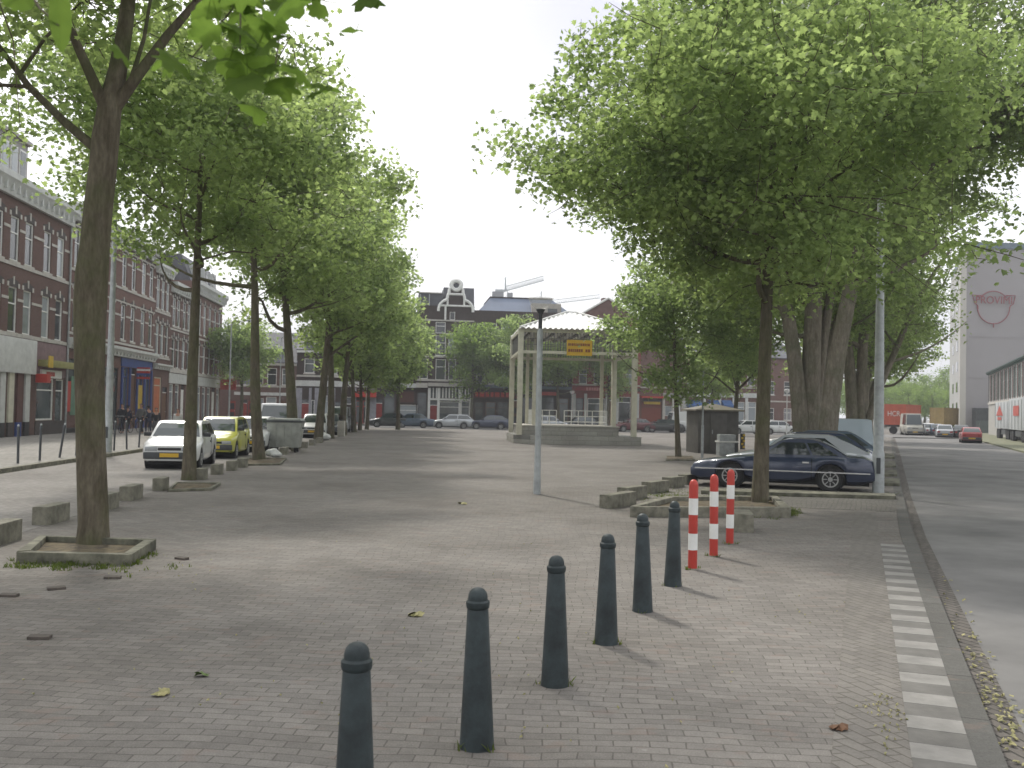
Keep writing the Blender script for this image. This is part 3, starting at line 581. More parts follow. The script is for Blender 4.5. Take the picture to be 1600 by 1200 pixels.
def tree(name, loc, H, R, zf, r0, seed, label, cat='tree', group=None, nclus=150, nleaf=20000, lsize=.17, shape=LEAF0, bark=None, leaf=None, lean=(0, 0), limbs=7, zc=None, rzd=None, ctr=(0, 0), bend=.25, custom=None, zlow=None, trunks=None, rad_fn=None, droop=.1, sig=.5, rz=0, keep=None, leader=.86, swell=1.35, power=1):
    rs = np.random.RandomState(seed); bark = bark or bark_y; leaf = leaf or leaf_a
    root = empty(name, (loc[0], loc[1], 0), rz, label, cat, group)
    if group and 'side street' in group and seed > 21: nleaf = int(nleaf*.8)
    mb = MB(); segs = []   # (points, radii)
    def trunkline(x0, y0, top, r, rt, k=9):
        pts = []; w1 = rs.normal(0, bend, 2)*.5; 
        for i in range(k+1):
            t = i/k; tt = t**power; pts.append(np.array([x0+(top[0]-x0)*tt+w1[0]*sin(pi*t)+.25*w1[1]*sin(3*pi*t), y0+(top[1]-y0)*tt+w1[1]*sin(pi*t), top[2]*t]))
        rad = [r*(swell if i == 0 else 1)*(1-.0*i/k)+(rt-r)*((i/k)**1.1) for i in range(k+1)]
        pts.insert(1, pts[0]*.93+pts[1]*.07); rad.insert(1, r*(1+(swell-1)*.35)); pts[0] = pts[0]-np.array([0, 0, .1])
        return pts, rad
    zc = zc or (zf+H)/2+.3; zlow = zlow or zf*.85
    trs = trunks if trunks is not None else [(0, 0, (lean[0], lean[1], H*leader), r0, r0*.12, zf)]
    starts = []
    for (x0, y0, top, r, rt, f) in trs:
        pts, rad = trunkline(x0, y0, top, r, rt, 12); mb.tube(pts, rad, 14 if r0 > .14 else 9); segs.append((pts, rad))
        # bark lumps
        for i in range(limbs):
            t = f/top[2]+(1-f/top[2])*(i/limbs)*.85; j = t*12; k = min(12, int(j)+1); p = pts[k]*(j-int(j))+pts[k-1+0]*(1-(j-int(j))) if k > 0 else pts[0]
            a = i*2.4+rs.uniform(-.4, .4)+seed; L = R*(.86-.45*(i/limbs))*rs.uniform(.7, 1.0); el = radians(rs.uniform(18, 48)+20*i/limbs)
            e = p+np.array([cos(a)*cos(el)*L, sin(a)*cos(el)*L, sin(el)*L]); c = curve(p, e, -.12, rs, 6); rr = max(.022, r*.42*(1-.5*i/limbs)); rd = [rr*(1-.8*q/6) for q in range(7)]
            mb.tube(c, rd, 7); segs.append((c, rd))
    for (pl, r1, r2) in (custom or []):
        pl = [np.array(q, float) for q in pl]; rd = r1 if isinstance(r1, list) else [r1+(r2-r1)*i/(len(pl)-1) for i in range(len(pl))]; mb.tube(pl, rd, 8 if not isinstance(r1, list) else 16); segs.append((pl, rd))
    # clusters inside an irregular envelope
    AP = np.array([q for s, _ in segs for q in s[1:]]); AR = np.array([q for _, d in segs for q in d[1:]])
    lobes = rs.normal(0, 1, (11, 3)); lobes /= np.linalg.norm(lobes, axis=1)[:, None]
    cl = []; tries = 0; c0 = np.array([ctr[0]+lean[0]*.6, ctr[1]+lean[1]*.6, zc]); up = H-zc; dn = zc-zlow
    while len(cl) < nclus and tries < nclus*60:
        tries += 1; d = rs.normal(0, 1, 3); d /= np.linalg.norm(d); q = rs.uniform(0, 1)**.42
        amp = .74+.46*max(0, max((lobes@d)))**7
        p = c0+d*q*amp*np.array([R, R, up if d[2] > 0 else dn])
        if keep and not keep(p): continue
        if q < .33: continue
        if cl and min(np.sum((np.array(cl)-p)**2, axis=1)) < (R*.085)**2: continue
        cl.append(p)
    L_ = []
    nleaf = int(nleaf*1.05); lsize = lsize*.72; per = nleaf//max(1, len(cl)); wts = rs.uniform(.35, 1.65, len(cl))
    for p, wt in zip(cl, wts):
        dd = np.linalg.norm(AP-p, axis=1)+.5*np.maximum(0, AP[:, 2]-p[2]); k = int(np.argmin(dd)); a = AP[k]
        if dd[k] > .3:
            c = curve(a, p, .08, rs, 4, .07); rr = min(AR[k]*.6, .012+.011*dd[k]); mb.tube(c, [rr, rr*.8, rr*.6, rr*.4, rr*.25], 5, cap=False)
            along = np.array(c)[rs.randint(2, 5, per//4)]
        else: along = np.repeat(p[None, :], per//4, 0)
        m = int(per*wt); s_ = sig*rs.uniform(.7, 1.3); q1 = p+np.clip(rs.normal(0, 1, (m, 3)), -1.7, 1.7)*np.array([s_, s_, s_*.62]); q1[:, 2] -= droop*np.sum((q1[:, :2]-p[:2])**2, axis=1)
        q2 = along+np.clip(rs.normal(0, 1, along.shape), -1.7, 1.7)*s_*.6; L_ += [q1, q2]
        # twigs
        for i in range(3):
            e = p+rs.normal(0, .55, 3)*s_*2; mb.tube([p, (p+e)/2+rs.normal(0, .05, 3), e], [.012, .008, .004], 3, cap=False)
    mb.build('trunk', bark, root, smooth=70, fix=False)
    C = np.concatenate(L_); me = leaf_mesh('crown', C, rs, lsize, shape, leaf)
    o = bpy.data.objects.new('crown', me); COL.objects.link(o); o.parent = root
    return root
def loc3(px, py, Y, base):   # pixel at depth Y relative to the tree base
    p = at(px, py, Y); return (p[0]-base[0], p[1]-base[1], p[2])
# T1: nearest tree, left
b1 = g(145, 855); Y1 = b1[1]
P = lambda x, y, dy=0: loc3(x, y, Y1+dy, b1)
t1 = tree('tree', b1, 13.4, 6.3, 6.3, .20, 11, 'nearest tree on the left, thick dark trunk with a long limb reaching left', group='plane trees along the side street', nclus=230, nleaf=23000, lsize=.17, shape=LEAF5, limbs=0, swell=1.12, zc=9.0, zlow=5.6, sig=.42,
          trunks=[], leader=1, bend=.05,
          custom=[([(0, 0, -.1), (0, 0, .06), (0, 0, .3), P(142, 700), P(140, 600), P(140, 525), P(141, 470), P(144, 425), P(148, 385), P(154, 320), P(161, 260), P(165, 215), P(171, 170), P(184, 110, .1), P(196, 40, .2), P(205, -40, .3), P(215, -200, .4)], [.25, .21, .19, .182, .182, .195, .208, .205, .185, .178, .172, .172, .15, .118, .1, .085, .06], 0), ([P(160, 245), P(145, 228), P(100, 190, .2), P(45, 135, .5), P(0, 75, .8), P(-80, -60, 1.4)], .075, .03), ([P(165, 170), P(145, 125, -.1), P(118, 65, -.3), P(85, -30, -.6), P(60, -150, -1)], .085, .03),
                  ([P(175, 175), P(215, 118, 0), P(262, 55, .2), P(305, 5, .4), P(380, -90, .8)], .085, .035),
                  ([P(205, 125), P(225, 60, .6), P(240, -30, 1.2)], .035, .02), ([P(30, 118, .6), P(70, 60, .9), P(130, 0, 1.3)], .03, .015)],
          keep=lambda p: p[2]-.43*p[1] > 9.3 or (not (p[2] < 7.6 and p[0] > -.6) and p[0] < 1.8))  # crown above the view is widened on purpose to shade the near paving
def young(px, py, H, R, zf, r0, seed, lb, **k):
    b = g(px, py); kw = dict(group='plane trees along the side street', nclus=135, nleaf=22000, lsize=.2, shape=LEAF1, sig=.5); kw.update(k)
    return tree('tree', b, H, R, zf, r0, seed, lb, **kw)
young(295, 750, 11.9, 4.0, 5.6, .165, 21, 'second tree from the left, slim straight trunk rising beside the white hatchback', lean=(.1, 0), zlow=5.5, lsize=.19, nleaf=20000, nclus=120, ctr=(-.2, 0), zc=8.6)
young(405, 720, 13.6, 4.7, 6.9, .2, 22, 'third tree from the left, leaning trunk next to the waste container', lean=(-.6, 0), zlow=6.2, ctr=(.3, 0), lsize=.23, nleaf=21000, nclus=140)
young(459, 702, 14.6, 4.6, 6.2, .25, 23, 'fourth tree from the left, thick leaning trunk behind the waste container', lean=(-1.2, 0), zlow=5.8, ctr=(.8, 0), lsize=.26, nleaf=20000)
young(497, 690, 14.6, 4.9, 6.2, .24, 24, 'fifth tree of the left row, in front of the white parked cars', lean=(.5, 0), zlow=5.4, ctr=(.5, 0), lsize=.28, nleaf=17000, shape=LEAF0)
young(516, 685, 14.2, 4.7, 6, .23, 25, 'sixth tree of the left row, just right of the fifth one', lean=(-.3, 0), zlow=5.2, ctr=(.5, 0), lsize=.3, nleaf=15000, shape=LEAF0)
young(536, 679, 13.4, 4.7, 5.2, .25, 26, 'seventh tree of the left row, behind the short square pillar', lean=(.3, 0), zlow=4.4, ctr=(.3, 0), lsize=.32, nleaf=13000, shape=LEAF0)
young(553, 675, 12.0, 4.4, 4.2, .2, 27, 'eighth tree of the left row, thin crooked trunk', lean=(-.9, 0), zlow=3.8, ctr=(1.2, 0), lsize=.34, nleaf=11000, shape=LEAF0)
young(562, 672.5, 11.5, 4.6, 3.8, .17, 28, 'ninth tree of the left row, slender trunk before the red doors', lean=(-.2, 0), zlow=3.4, ctr=(.6, 0), lsize=.34, nleaf=9000, shape=LEAF0)
young(573, 671, 10.8, 4.4, 3.8, .17, 29, 'tenth and last tree of the left row', lean=(.4, 0), zlow=3.4, ctr=(.8, 0), lsize=.34, nleaf=8000, shape=LEAF0)
# trees in front of the row of houses
def far(px, Y, top, R, zf, seed, lb, leaf, n=9000, **k):
    p = at(px, 660, Y); z = at(px, top, Y)[2]
    return tree('tree', (p[0], p[1]), z, R, zf, k.pop('r0', .2), seed, lb, group='trees before the row of houses', nclus=90, nleaf=n, lsize=.3, shape=LEAF0, leaf=leaf, limbs=6, zlow=zf*.8, sig=.55, **k)
far(622, 84, 492, 3.2, 4.2, 41, 'light green young tree left of the tall gabled house, tinged reddish low down', leaf_c)
far(736, 100, 505, 3.3, 4.4, 42, 'dark green dense tree in front of the gabled house', leaf_d, n=11000, rz=0)
far(800, 98, 492, 4.0, 4.0, 43, 'broad pale green tree left of the bandstand', leaf_c, n=13000)
far(872, 101, 500, 3.6, 4.6, 44, 'green tree seen through the bandstand posts', leaf_a)
far(950, 102, 515, 3.4, 4.6, 45, 'green tree behind the right bandstand posts', leaf_a)
far(375, 90, 500, 3.2, 4.4, 46, 'pale green tree at the far end of the left street', leaf_c)
far(1115, 90, 545, 2.8, 3.6, 47, 'small tree behind the kiosk before the brick house', leaf_a, n=6000)
# small trees, right centre
b = g(1060, 716)
tree('tree', b, 8.4, 4.1, 3.4, .13, 51, 'small tree with a slightly leaning trunk left of the kiosk', nclus=105, nleaf=17000, lsize=.19, shape=LEAF1, leaf=leaf_c, lean=(-.35, 0), limbs=6, zlow=3.0, sig=.42, ctr=(0.1, 0), bend=.1)
b = g(1147, 703)
tree('tree', b, 9.5, 3.2, 3.3, .15, 52, 'forked small tree just right of the kiosk', nclus=90, nleaf=12000, lsize=.22, shape=LEAF0, leaf=leaf_a, limbs=6, zlow=3.2, sig=.45, custom=[([(0, 0, 3.1), (.9, 0, 4.0), (1.9, 0, 5.4)], .07, .03), ([(0, 0, 3.1), (-1, 0, 3.9), (-2.0, 0, 4.3)], .06, .02)])
# tall right tree
b = g(1187, 792)
tree('tree', b, 13.4, 6.5, 5.2, .165, 61, 'tall straight slim tree on the right with a broad bright crown', nclus=290, nleaf=51000, lsize=.165, shape=LEAF1, limbs=13, zc=8.4, zlow=3.9, sig=.42, lean=(.3, 0), leader=.9, bend=.06,
     keep=lambda p: (p[0] < 2.9 or p[2] > 8.0) and (p[2] > 4.6 or (p[2] > 4.2 and p[0] < -2.6)) and sqrt(p[0]**2+p[1]**2) < 5.9-max(0, p[2]-7.2)*.9)
# old plane trees
def old(px, py, H, R, seed, lb, w=.5, tr=None, Y=None, **k):
    b = g(px, py) if Y is None else at(px, 660, Y)[:2]; kw = dict(nclus=240, nleaf=38000, lsize=.24, shape=LEAF0, limbs=6); kw.update(k)
    return tree('plane_tree', b, H, R, 7, w, seed, lb, 'tree', 'old plane trees by the road', bark=bark_o, leaf=leaf_b, trunks=tr, bend=.3, power=1.9, sig=.65, **kw)
old(1262, 715, 19.5, 7.6, 71, 'huge old plane tree with a forked trunk behind the blue coupe', .62, Y=36, zlow=5.4, zc=11.5,
    tr=[(-.16, 0, (-3.2, .5, 13), .32, .14, 6.8), (.06, .1, (.6, 0, 17.5), .40, .12, 8), (.32, .4, (2.6, 1.0, 14.5), .22, .1, 7)], keep=lambda p: p[0] < 4.2 or p[2] > 12)
old(1263, 700, 18.5, 7.2, 72, 'second old plane tree, trunk just right of the biggest one', .42, Y=44, zlow=5.4, zc=11, tr=[(0, 0, (.8, 0, 16), .3, .1, 7), (.2, 0, (3.4, 0, 12), .2, .08, 6)], keep=lambda p: p[0] < 4.0 or p[2] > 13)
old(1331, 695, 18.5, 7.4, 73, 'third old plane tree with a twisted broad trunk, left of the tall pole', .55, Y=52, zlow=5.2, zc=11, tr=[(0, 0, (-1.5, 0, 15), .38, .14, 6.5), (.4, 0, (1.8, 0, 16), .34, .12, 7), (.7, 0, (5.2, 0, 11), .24, .08, 5)], keep=lambda p: p[0] < 4.0 or p[2] > 13)
old(1345, 690, 18, 6.8, 74, 'fourth old plane tree, partly hidden behind the tall pole', .5, Y=64, zlow=5, zc=10.5, nleaf=26000, nclus=200, lsize=.3, tr=[(0, 0, (0.5, 0, 15), .5, .12, 6.5), (.3, 0, (3.8, 0, 10), .28, .08, 5)], keep=lambda p: p[0] < 4.2 or p[2] > 14)
old(1356, 680, 16.5, 5.4, 75, 'fifth old plane tree, farthest of the row', .45, Y=80, zlow=4.6, zc=10, nleaf=20000, nclus=150, lsize=.34, tr=[(0, 0, (0.5, 0, 14), .45, .12, 6)])
# upper right plane whose trunk hides behind the tall pole
old(1395, 700, 18.5, 7.0, 76, 'old plane tree right of the tall pole whose boughs hang over the road', .35, Y=31, zlow=9.6, zc=13.5, nleaf=30000, nclus=230, lsize=.22, ctr=(3.2, 0), limbs=9,
    tr=[(-1.0, 3.5, (1.4, 0, 16), .36, .1, 8)], custom=[([(1, .3, 10), (3.5, 0, 11.2), (6.0, 0, 12.5)], .12, .05)])
# wood at the end of the road: individual trees
base = far(1420, 190, 592, 6.5, 3, 81, 'x', leaf_d, n=7000, r0=.3); tag(base, 'low broad tree at the left of the far wood, above the orange container', 'tree', 'far trees closing the road')
for i, (px, Y, s, lb) in enumerate(((1383, 200, 1.0, 'far tree right behind the tall lamp post'), (1444, 205, .95, 'far tree above the grey camper van'), (1466, 215, 1.35, 'tallest far tree, rounded head left of the silo'), (1488, 190, .95, 'far tree touching the silo wall'), (1402, 230, 1.15, 'far tree of the back rank above the orange container'), (1432, 240, 1.1, 'far tree of the back rank above the camper van'), (1360, 220, 1.05, 'far tree left of the tall lamp post'), (1335, 190, .95, 'far tree seen behind the fourth old plane'), (1300, 180, .95, 'far tree between the old planes'), (1215, 150, .85, 'far tree left of the biggest old plane'), (1240, 165, .9, 'far tree hidden by the biggest old plane'), (1455, 180, .8, 'low far tree over the yellow container'))):
    c = copy_tree(base); p = at(px, 660, Y); c.location = (p[0], p[1], -.09); c.scale = (s*1.1, s*1.1, s); c.rotation_euler = (0, 0, i*1.3); tag(c, lb)
# near twig with leaves hanging into the top left corner
rs = np.random.RandomState(5); r = empty('overhanging_branch', at(260, -60, 3.0), label='blurred near twigs with big leaves hanging into the top left corner', cat='branch')
ro = np.array(at(260, -60, 3.0)); mb = MB(); C = []
for (a, e, n) in (((520, -80, 3.2), (300, 90, 2.7), 16), ((520, -80, 3.2), (430, 105, 2.6), 26), ((400, -90, 3.0), (375, 80, 2.6), 20), ((60, -120, 2.6), (92, 40, 2.2), 0), ((-40, -100, 2.6), (30, -5, 2.3), 0)):
    p0 = np.array(at(*a))-ro; p1 = np.array(at(*e))-ro; c = curve(p0, p1, .1, rs, 5); mb.tube(c, [.006, .005, .005, .004, .003, .002], 6)
    for i in range(n): C.append(c[rs.randint(2, 6)]+rs.normal(0, 1, 3)*np.array([.085, .12, .04])-np.array([0, 0, .02]))
mb.build('twig', bark_y, r, smooth=60, fix=False)
leaf_n = leafmat('near_leaf', (.07, .125, .03), (.17, .30, .05), .3)
leaf_n.node_tree.nodes['Principled BSDF'].inputs['Roughness'].default_value = .85; leaf_n.node_tree.nodes['Principled BSDF'].inputs['Specular IOR Level'].default_value = .1
LEAFN = [(0, -.42), (.1, -.5), (.24, -.36), (.4, -.38), (.5, -.2), (.42, -.05), (.5, .12), (.4, .22), (.24, .2), (.16, .4), (0, .6), (-.16, .4), (-.24, .2), (-.4, .22), (-.5, .12), (-.42, -.05), (-.5, -.2), (-.4, -.38), (-.24, -.36), (-.1, -.5)]
mb = MB()
for q in C:   # each near leaf: a curled two-ring fan with a drooping tip and its own stalk
    mb.T = Matrix.Translation(q) @ Matrix.Rotation(rs.uniform(0, 6.28), 4, 'Z') @ Matrix.Rotation(rs.uniform(-.9, .9), 4, 'X') @ Matrix.Rotation(rs.uniform(-.6, .6), 4, 'Y')
    s_ = .115*rs.uniform(.6, 1.15); cu = rs.uniform(.3, .9); f = lambda x, y: (x*s_, y*s_, s_*(-cu*x*x-.5*cu*(y+.1)**2+.05*sin(9*x+7*y)))
    vs = [f(0, -.05)]+[f(x*.5, y*.5) for x, y in LEAFN]+[f(x*rs.uniform(.92, 1.06), y) for x, y in LEAFN]; n = len(LEAFN)
    mb.add(vs, [(0, 1+i, 1+(i+1) % n) for i in range(n)]+[(1+i, 1+n+i, 1+n+(i+1) % n, 1+(i+1) % n) for i in range(n)])
    mb.tube([f(0, -.45), (0, -.62*s_, .1*s_), (0, -.9*s_, .45*s_)], [.0016, .0014, .0012], 4)
o = mb.build('leaves', leaf_n, r, smooth=80, fix=False)
mb = MB()
for (px, py, Y, w_, l, a) in ((92, 35, 2.2, .055, .15, .12), (28, -8, 2.3, .085, .1, .8)):
    p = np.array(at(px, py, Y))-ro; s = []
    for (x, z) in ((0, -.5), (.3, -.32), (.48, -.02), (.5, .3), (.3, .5), (0, .56), (-.35, .45), (-.5, .15), (-.42, -.15), (-.22, -.36)):
        X = x*w_; Z = z*l; s.append((p[0]+X*cos(a)-Z*sin(a), p[1]+.02*abs(x), p[2]+X*sin(a)+Z*cos(a)))
    mb = MB(); mb.add(s, [(0, 1, 2, 3, 4, 5), (0, 5, 6, 7, 8, 9)]); mb.build('hanging_leaf', leaf_n, r, fix=False)

# ================================================================== VEHICLES
def paint(name, c, metal=0.0): return mat('car_paint_'+name, c, .3, metal, var=.05, scale=1.2, coat=.8)
car_glass = glassmat('car_glass', (.03, .04, .042), .04, .9, .4, 1.5)
lens_w = mat('headlight_lens', (.38, .4, .42), .15, .2, var=.1); lens_r = mat('taillight_lens', (.28, .015, .012), .2, var=.1); lens_o = mat('indicator_lens', (.55, .2, .02), .25)
plate_y = mat('yellow_number_plate', (.62, .38, .02), .4, var=.05); rimm = mat('wheel_trim_silver', (.34, .34, .33), .5, .1, var=.12); chrome = mat('bright_trim', (.6, .6, .6), .25, .6, var=.05)
under = mat('underbody', (.012, .012, .012), .9)
def car(loc, ang, label, pm, L=3.8, W=1.62, H=1.4, wb=2.4, fo=.75, wr=.28, top=None, cab=(.95, 1.6, 3.0, 3.6), belt=.9, win=(0, .48, 1), rad=.9, bump_m=None, trim=None, group='parked cars', cat='car', hub=None, plate=True, sc=1, name='parked_car', rear_glass=True, roofw=.76, spoil=False):
    r = empty(name, (loc[0], loc[1], loc[2] if len(loc) > 2 else 0), ang, label, cat, group, sc); bump_m = bump_m or darkmetal
    top = top or [(0, .66), (.06, .72), (.5, .80), (cab[0], belt), (cab[3], belt+.02), (L-.04, belt-.06), (L, belt-.1)]
    ts, tz = zip(*top)
    st = sorted(set([0, .03, .1, .25, .45, L-.45, L-.25, L-.1, L-.03, L]+[t for t in ts]+[round(fo+c*(wr+.07)*k, 3) for c in (-1, 1) for k in (1.001, .97, .85, .65, .35)]+[round(fo+wb+c*(wr+.07)*k, 3) for c in (-1, 1) for k in (1.001, .97, .85, .65, .35)]+[fo, fo+wb, fo+wb*.35, fo+wb*.65]))
    mb = MB(); vs = []; fr = [0, .1, .38, .62, .88, .985]; wf = [.86, .965, 1.0, 1.0, .965, .9]
    ra = wr+.07
    for s in st:
        zt = float(np.interp(s, ts, tz)); zb = .2+.06*max(0, 1-s/.3)+.08*max(0, 1-(L-s)/.3)
        for c in (fo, fo+wb):
            if abs(s-c) < ra: zb = max(zb, wr+sqrt(ra*ra-(s-c)**2))
        zb = min(zb, zt-.06); w = W/2*(1-.13*max(0, 1-s/.45)**2-.10*max(0, 1-(L-s)/.45)**2); x = L/2-s
        half = [(w*a, zb+(zt-zb)*f) for f, a in zip(fr, wf)]+[(w*.6, zt+.012)]
        vs += [(x, y, z) for y, z in half]+[(x, -y, z) for y, z in half[::-1]]
    n = 14; fs = []
    for i in range(len(st)-1):
        for k in range(n): fs.append((i*n+k, i*n+(k+1) % n, (i+1)*n+(k+1) % n, (i+1)*n+k))
    fs += [tuple(range(n)), tuple(range((len(st)-1)*n, len(st)*n))]
    mb.add(vs, fs)
    # cabin (same mesh as the body shell)
    a, b, c, d = cab; zB = lambda s: float(np.interp(s, ts, tz))-.03
    wbs, wrf = W/2*.93, W/2*roofw
    pol = [(a, zB(a)), (a+(b-a)*.5, zB(a)+(H-zB(a))*.53), (b-.04, H-.045), (b+.12, H-.008), ((b+c)/2, H), (c-.12, H-.012), (c+.03, H-.05), (c+(d-c)*.5, zB(d)+(H-zB(d))*.52), (d, zB(d))]
    yy = lambda z: wbs+(wrf-wbs)*max(0, (z-.85)/(H-.85))**1.15
    vs = []
    for s, z in pol: y = yy(z); vs += [(L/2-s, y, z), (L/2-s, y*.8, z+.012), (L/2-s, -y*.8, z+.012), (L/2-s, -y, z)]
    m = len(pol); fs = []
    for i in range(m-1): fs += [(i*4+k, i*4+k+1, (i+1)*4+k+1, (i+1)*4+k) for k in range(3)]
    fs += [tuple(i*4 for i in range(m)), tuple(i*4+3 for i in range(m))[::-1]]
    mb.add(vs, fs); mb.build('body', pm, r, smooth=42)
    mb = MB(); mb.box(-L/2+.12, -W/2+.2, .16, L/2-.12, W/2-.2, .6)
    for c_ in (fo, fo+wb): mb.cyl((L/2-c_, -W/2+.04, wr+.02), (L/2-c_, W/2-.04, wr+.02), wr+.055, n=16)
    mb.build('underbody', under, r)
    # windows
    def zline(s0, z0, s1, z1, z): return s0+(s1-s0)*(z-z0)/(z1-z0)
    zl, zh = belt+.05, H-.09
    def ends(P0, P1, P2, nm):
        sg_ = 1 if P0 is pol[0] else -1; q = []
        for A_, B_, f, e in ((P0, P1, .12, .95), (P0, P1, 1, .93), (P1, P2, .82, .90)):
            s = A_[0]+(B_[0]-A_[0])*f; z = A_[1]+(B_[1]-A_[1])*f; y = yy(z)*e-.03; x = L/2-s+.014*sg_
            q += [(x, y, z+.016), (x, -y, z+.016)]
        MB().add(q, [(0, 1, 3, 2), (2, 3, 5, 4)]).build(nm, car_glass, r, fix=False)
    ends(pol[0], pol[1], pol[2], 'windscreen')
    if rear_glass: ends(pol[8], pol[7], pol[6], 'rear_window')
    for i in range(len(win)-1):
        f0, f1 = win[i], win[i+1]
        for sgn in (1, -1):
            pts = []
            for (z, f, e) in ((zl, f0, 1), (zl, f1, -1), ((zl+zh)/2, f1, -1), (zh, f1, -1), (zh, f0, 1), ((zl+zh)/2, f0, 1)):
                sf = zline(a, pol[0][1], b, H, z)+.1; sr = zline(d, pol[8][1], c, H, z)-.1; s = sf+(sr-sf)*f+(.03*e if 0 < f < 1 else 0); pts.append((L/2-s, sgn*(yy(z)+.006), z))
            mb = MB(); mb.add(pts, [(0, 1, 2, 5), (5, 2, 3, 4)]); mb.build('side_window', car_glass, r, fix=False)
    for c_ in (fo, fo+wb):
        for sg in (1, -1):
            y0 = sg*(W/2-.02); y1 = sg*(W/2-.19); x = L/2-c_
            mb = MB(); mb.T = Matrix.Translation((x, y0, wr)) @ Matrix.Rotation(pi/2*sg, 4, 'X'); mb.lathe([(wr*.6, -.0), (wr*.9, -.0), (wr*.985, .025), (wr, .06), (wr, .13), (wr*.95, .17), (wr*.6, .17)], 24)
            ty = mb.build('tyre', rubber, r, smooth=40)
            mb = MB(); mb.T = Matrix.Translation((x, y0, wr)) @ Matrix.Rotation(pi/2*sg, 4, 'X'); mb.lathe([(.02, -.012), (wr*.18, -.01), (wr*.22, .012), (wr*.45, .016), (wr*.58, -.004), (wr*.66, -.002), (wr*.66, .03)], 20)
            for k in range(8):
                t = k*pi/4; mb.T = Matrix.Translation((x, y0, wr)) @ Matrix.Rotation(pi/2*sg, 4, 'X') @ Matrix.Rotation(t, 4, 'Z'); mb.box(wr*.25, -.012, -.004, wr*.56, .012, .012)
            mb.build('rim', hub or rimm, r, smooth=40)
    fw = W/2*.87
    mb = MB(); mb.box(L/2-.12, -fw-.02, .3, L/2+.035, fw+.02, .5); mb.build('front_bumper', bump_m, r, bevel=.04)
    mb = MB(); mb.box(-L/2-.04, -fw-.02, .3, -L/2+.12, fw+.02, .52); mb.build('rear_bumper', bump_m, r, bevel=.04)
    zf = tz[0]
    for sg in (1, -1):
        mb = MB(); mb.box(L/2-.06, sg*(fw-.36) if sg > 0 else -fw+.02, zf-.13, L/2+.008, sg*(fw-.02) if sg > 0 else -fw+.36, zf-.01); mb.build('headlight', lens_w, r, bevel=.012)
        zr_ = tz[-1]; mb = MB(); mb.box(-L/2-.01, sg*(fw-.26) if sg > 0 else -fw+.0, zr_-.22, -L/2+.05, sg*(fw) if sg > 0 else -fw+.26, zr_-.06); mb.build('taillight', lens_r, r, bevel=.012)
        mb = MB(); xm = L/2-a-.22; mb.box(xm-.05, sg*(W/2*.93)-.0, belt+.02, xm+.05, sg*(W/2+.15), belt+.14) if sg > 0 else mb.box(xm-.05, -(W/2+.15), belt+.02, xm+.05, -W/2*.93, belt+.14); mb.build('mirror', black, r, bevel=.02)
        for f in win[1:-1] or (.5,):
            sdo = a+.15+(d-a-.3)*f; mb = MB(); mb.box(L/2-sdo-.006, sg*W/2-.012, .3, L/2-sdo+.006, sg*W/2+.002, belt-.03); mb.build('door_seam', under, r)
            mb = MB(); mb.box(L/2-sdo+.06, sg*(W/2)-.01, belt-.16, L/2-sdo+.22, sg*(W/2)+.022, belt-.12); mb.build('door_handle', black if not trim else chrome, r)
        if trim: mb = MB(); mb.box(-L/2+.1, sg*W/2-.03, .47, L/2-.1, sg*W/2+.012, .50); mb.build('side_trim', trim, r)
    mb = MB(); mb.box(L/2-.02, -.32, zf-.11, L/2+.01, .32, zf-.035); mb.build('grille', black, r)
    if plate:
        for x in (L/2+.04, -L/2-.052): mb = MB(); mb.box(x-.004, -.26, .36, x+.01, .26, .47); mb.build('number_plate', plate_y, r)
    return r
def hdg(dx, dy): return math.atan2(dy, dx)
wp = paint('white', (.62, .63, .62)); yp = paint('yellow', (.5, .5, .06)); gp = paint('silver', (.38, .40, .42), .3); bp_ = paint('dark_blue', (.02, .031, .068), .1); rp_ = paint('red', (.3, .015, .015)); kp = paint('dark_green_grey', (.03, .035, .035)); lbp = paint('light_blue', (.38, .46, .5)); mrp = paint('maroon', (.1, .015, .02)); blp = paint('steel_blue', (.06, .09, .13), .2)
hp = dict(L=3.65, W=1.6, H=1.38, wb=2.4, fo=.7)
# white hatchback
c = g(268, 729); d = Vector((.15, -1)).normalized()
car((-9.75-d.x*1.8, 27.5-d.y*1.8), hdg(*d), 'white hatchback with black bumper and yellow plate facing the camera, left street', wp, **hp, top=[(0, .66), (.06, .70), (.5, .80), (.95, .92), (3.3, .95), (3.55, .9), (3.65, .7)], cab=(.92, 1.5, 3.0, 3.5), win=(0, .55, 1))
def side(Yc, dx, lb, pm, rev=True, **k):
    x = LX(-7.0, Yc)-dx; return car((x, Yc), radians(-84.8) if rev else radians(95.2), lb, pm, **k)
side(35.0, .35, 'small yellow car with dark lower front parked behind the white hatchback', yp, L=3.32, W=1.5, H=1.45, wb=2.2, fo=.62, top=[(0, .64), (.06, .72), (.6, .86), (.75, .95), (3.1, 1.0), (3.28, .95), (3.32, .7)], cab=(.7, 1.35, 2.85, 3.22), belt=.95, win=(0, .58, 1))
side(40.0, .05, 'white boxy hatchback with black grille third in the left parking row', wp, L=3.7, W=1.6, H=1.42, wb=2.35, fo=.72, cab=(.98, 1.5, 3.1, 3.6), win=(0, .52, 1))
side(51.0, .8, 'white delivery van behind the waste container', wp, L=4.2, W=1.75, H=2.0, wb=2.7, fo=.8, top=[(0, .8), (.06, .88), (.8, 1.05), (1.0, 1.15), (4.1, 1.15), (4.2, .9)], cab=(.8, 1.45, 3.95, 4.17), belt=1.12, win=(0, .32), roofw=.86, cat='van', wr=.3)
side(58.5, -.4, 'white car with rounded roof parked right of the fourth tree', wp, L=3.8, H=1.42)
side(65.5, -.5, 'dark car parked between the fifth and sixth left trees', kp, L=4.0, H=1.4)
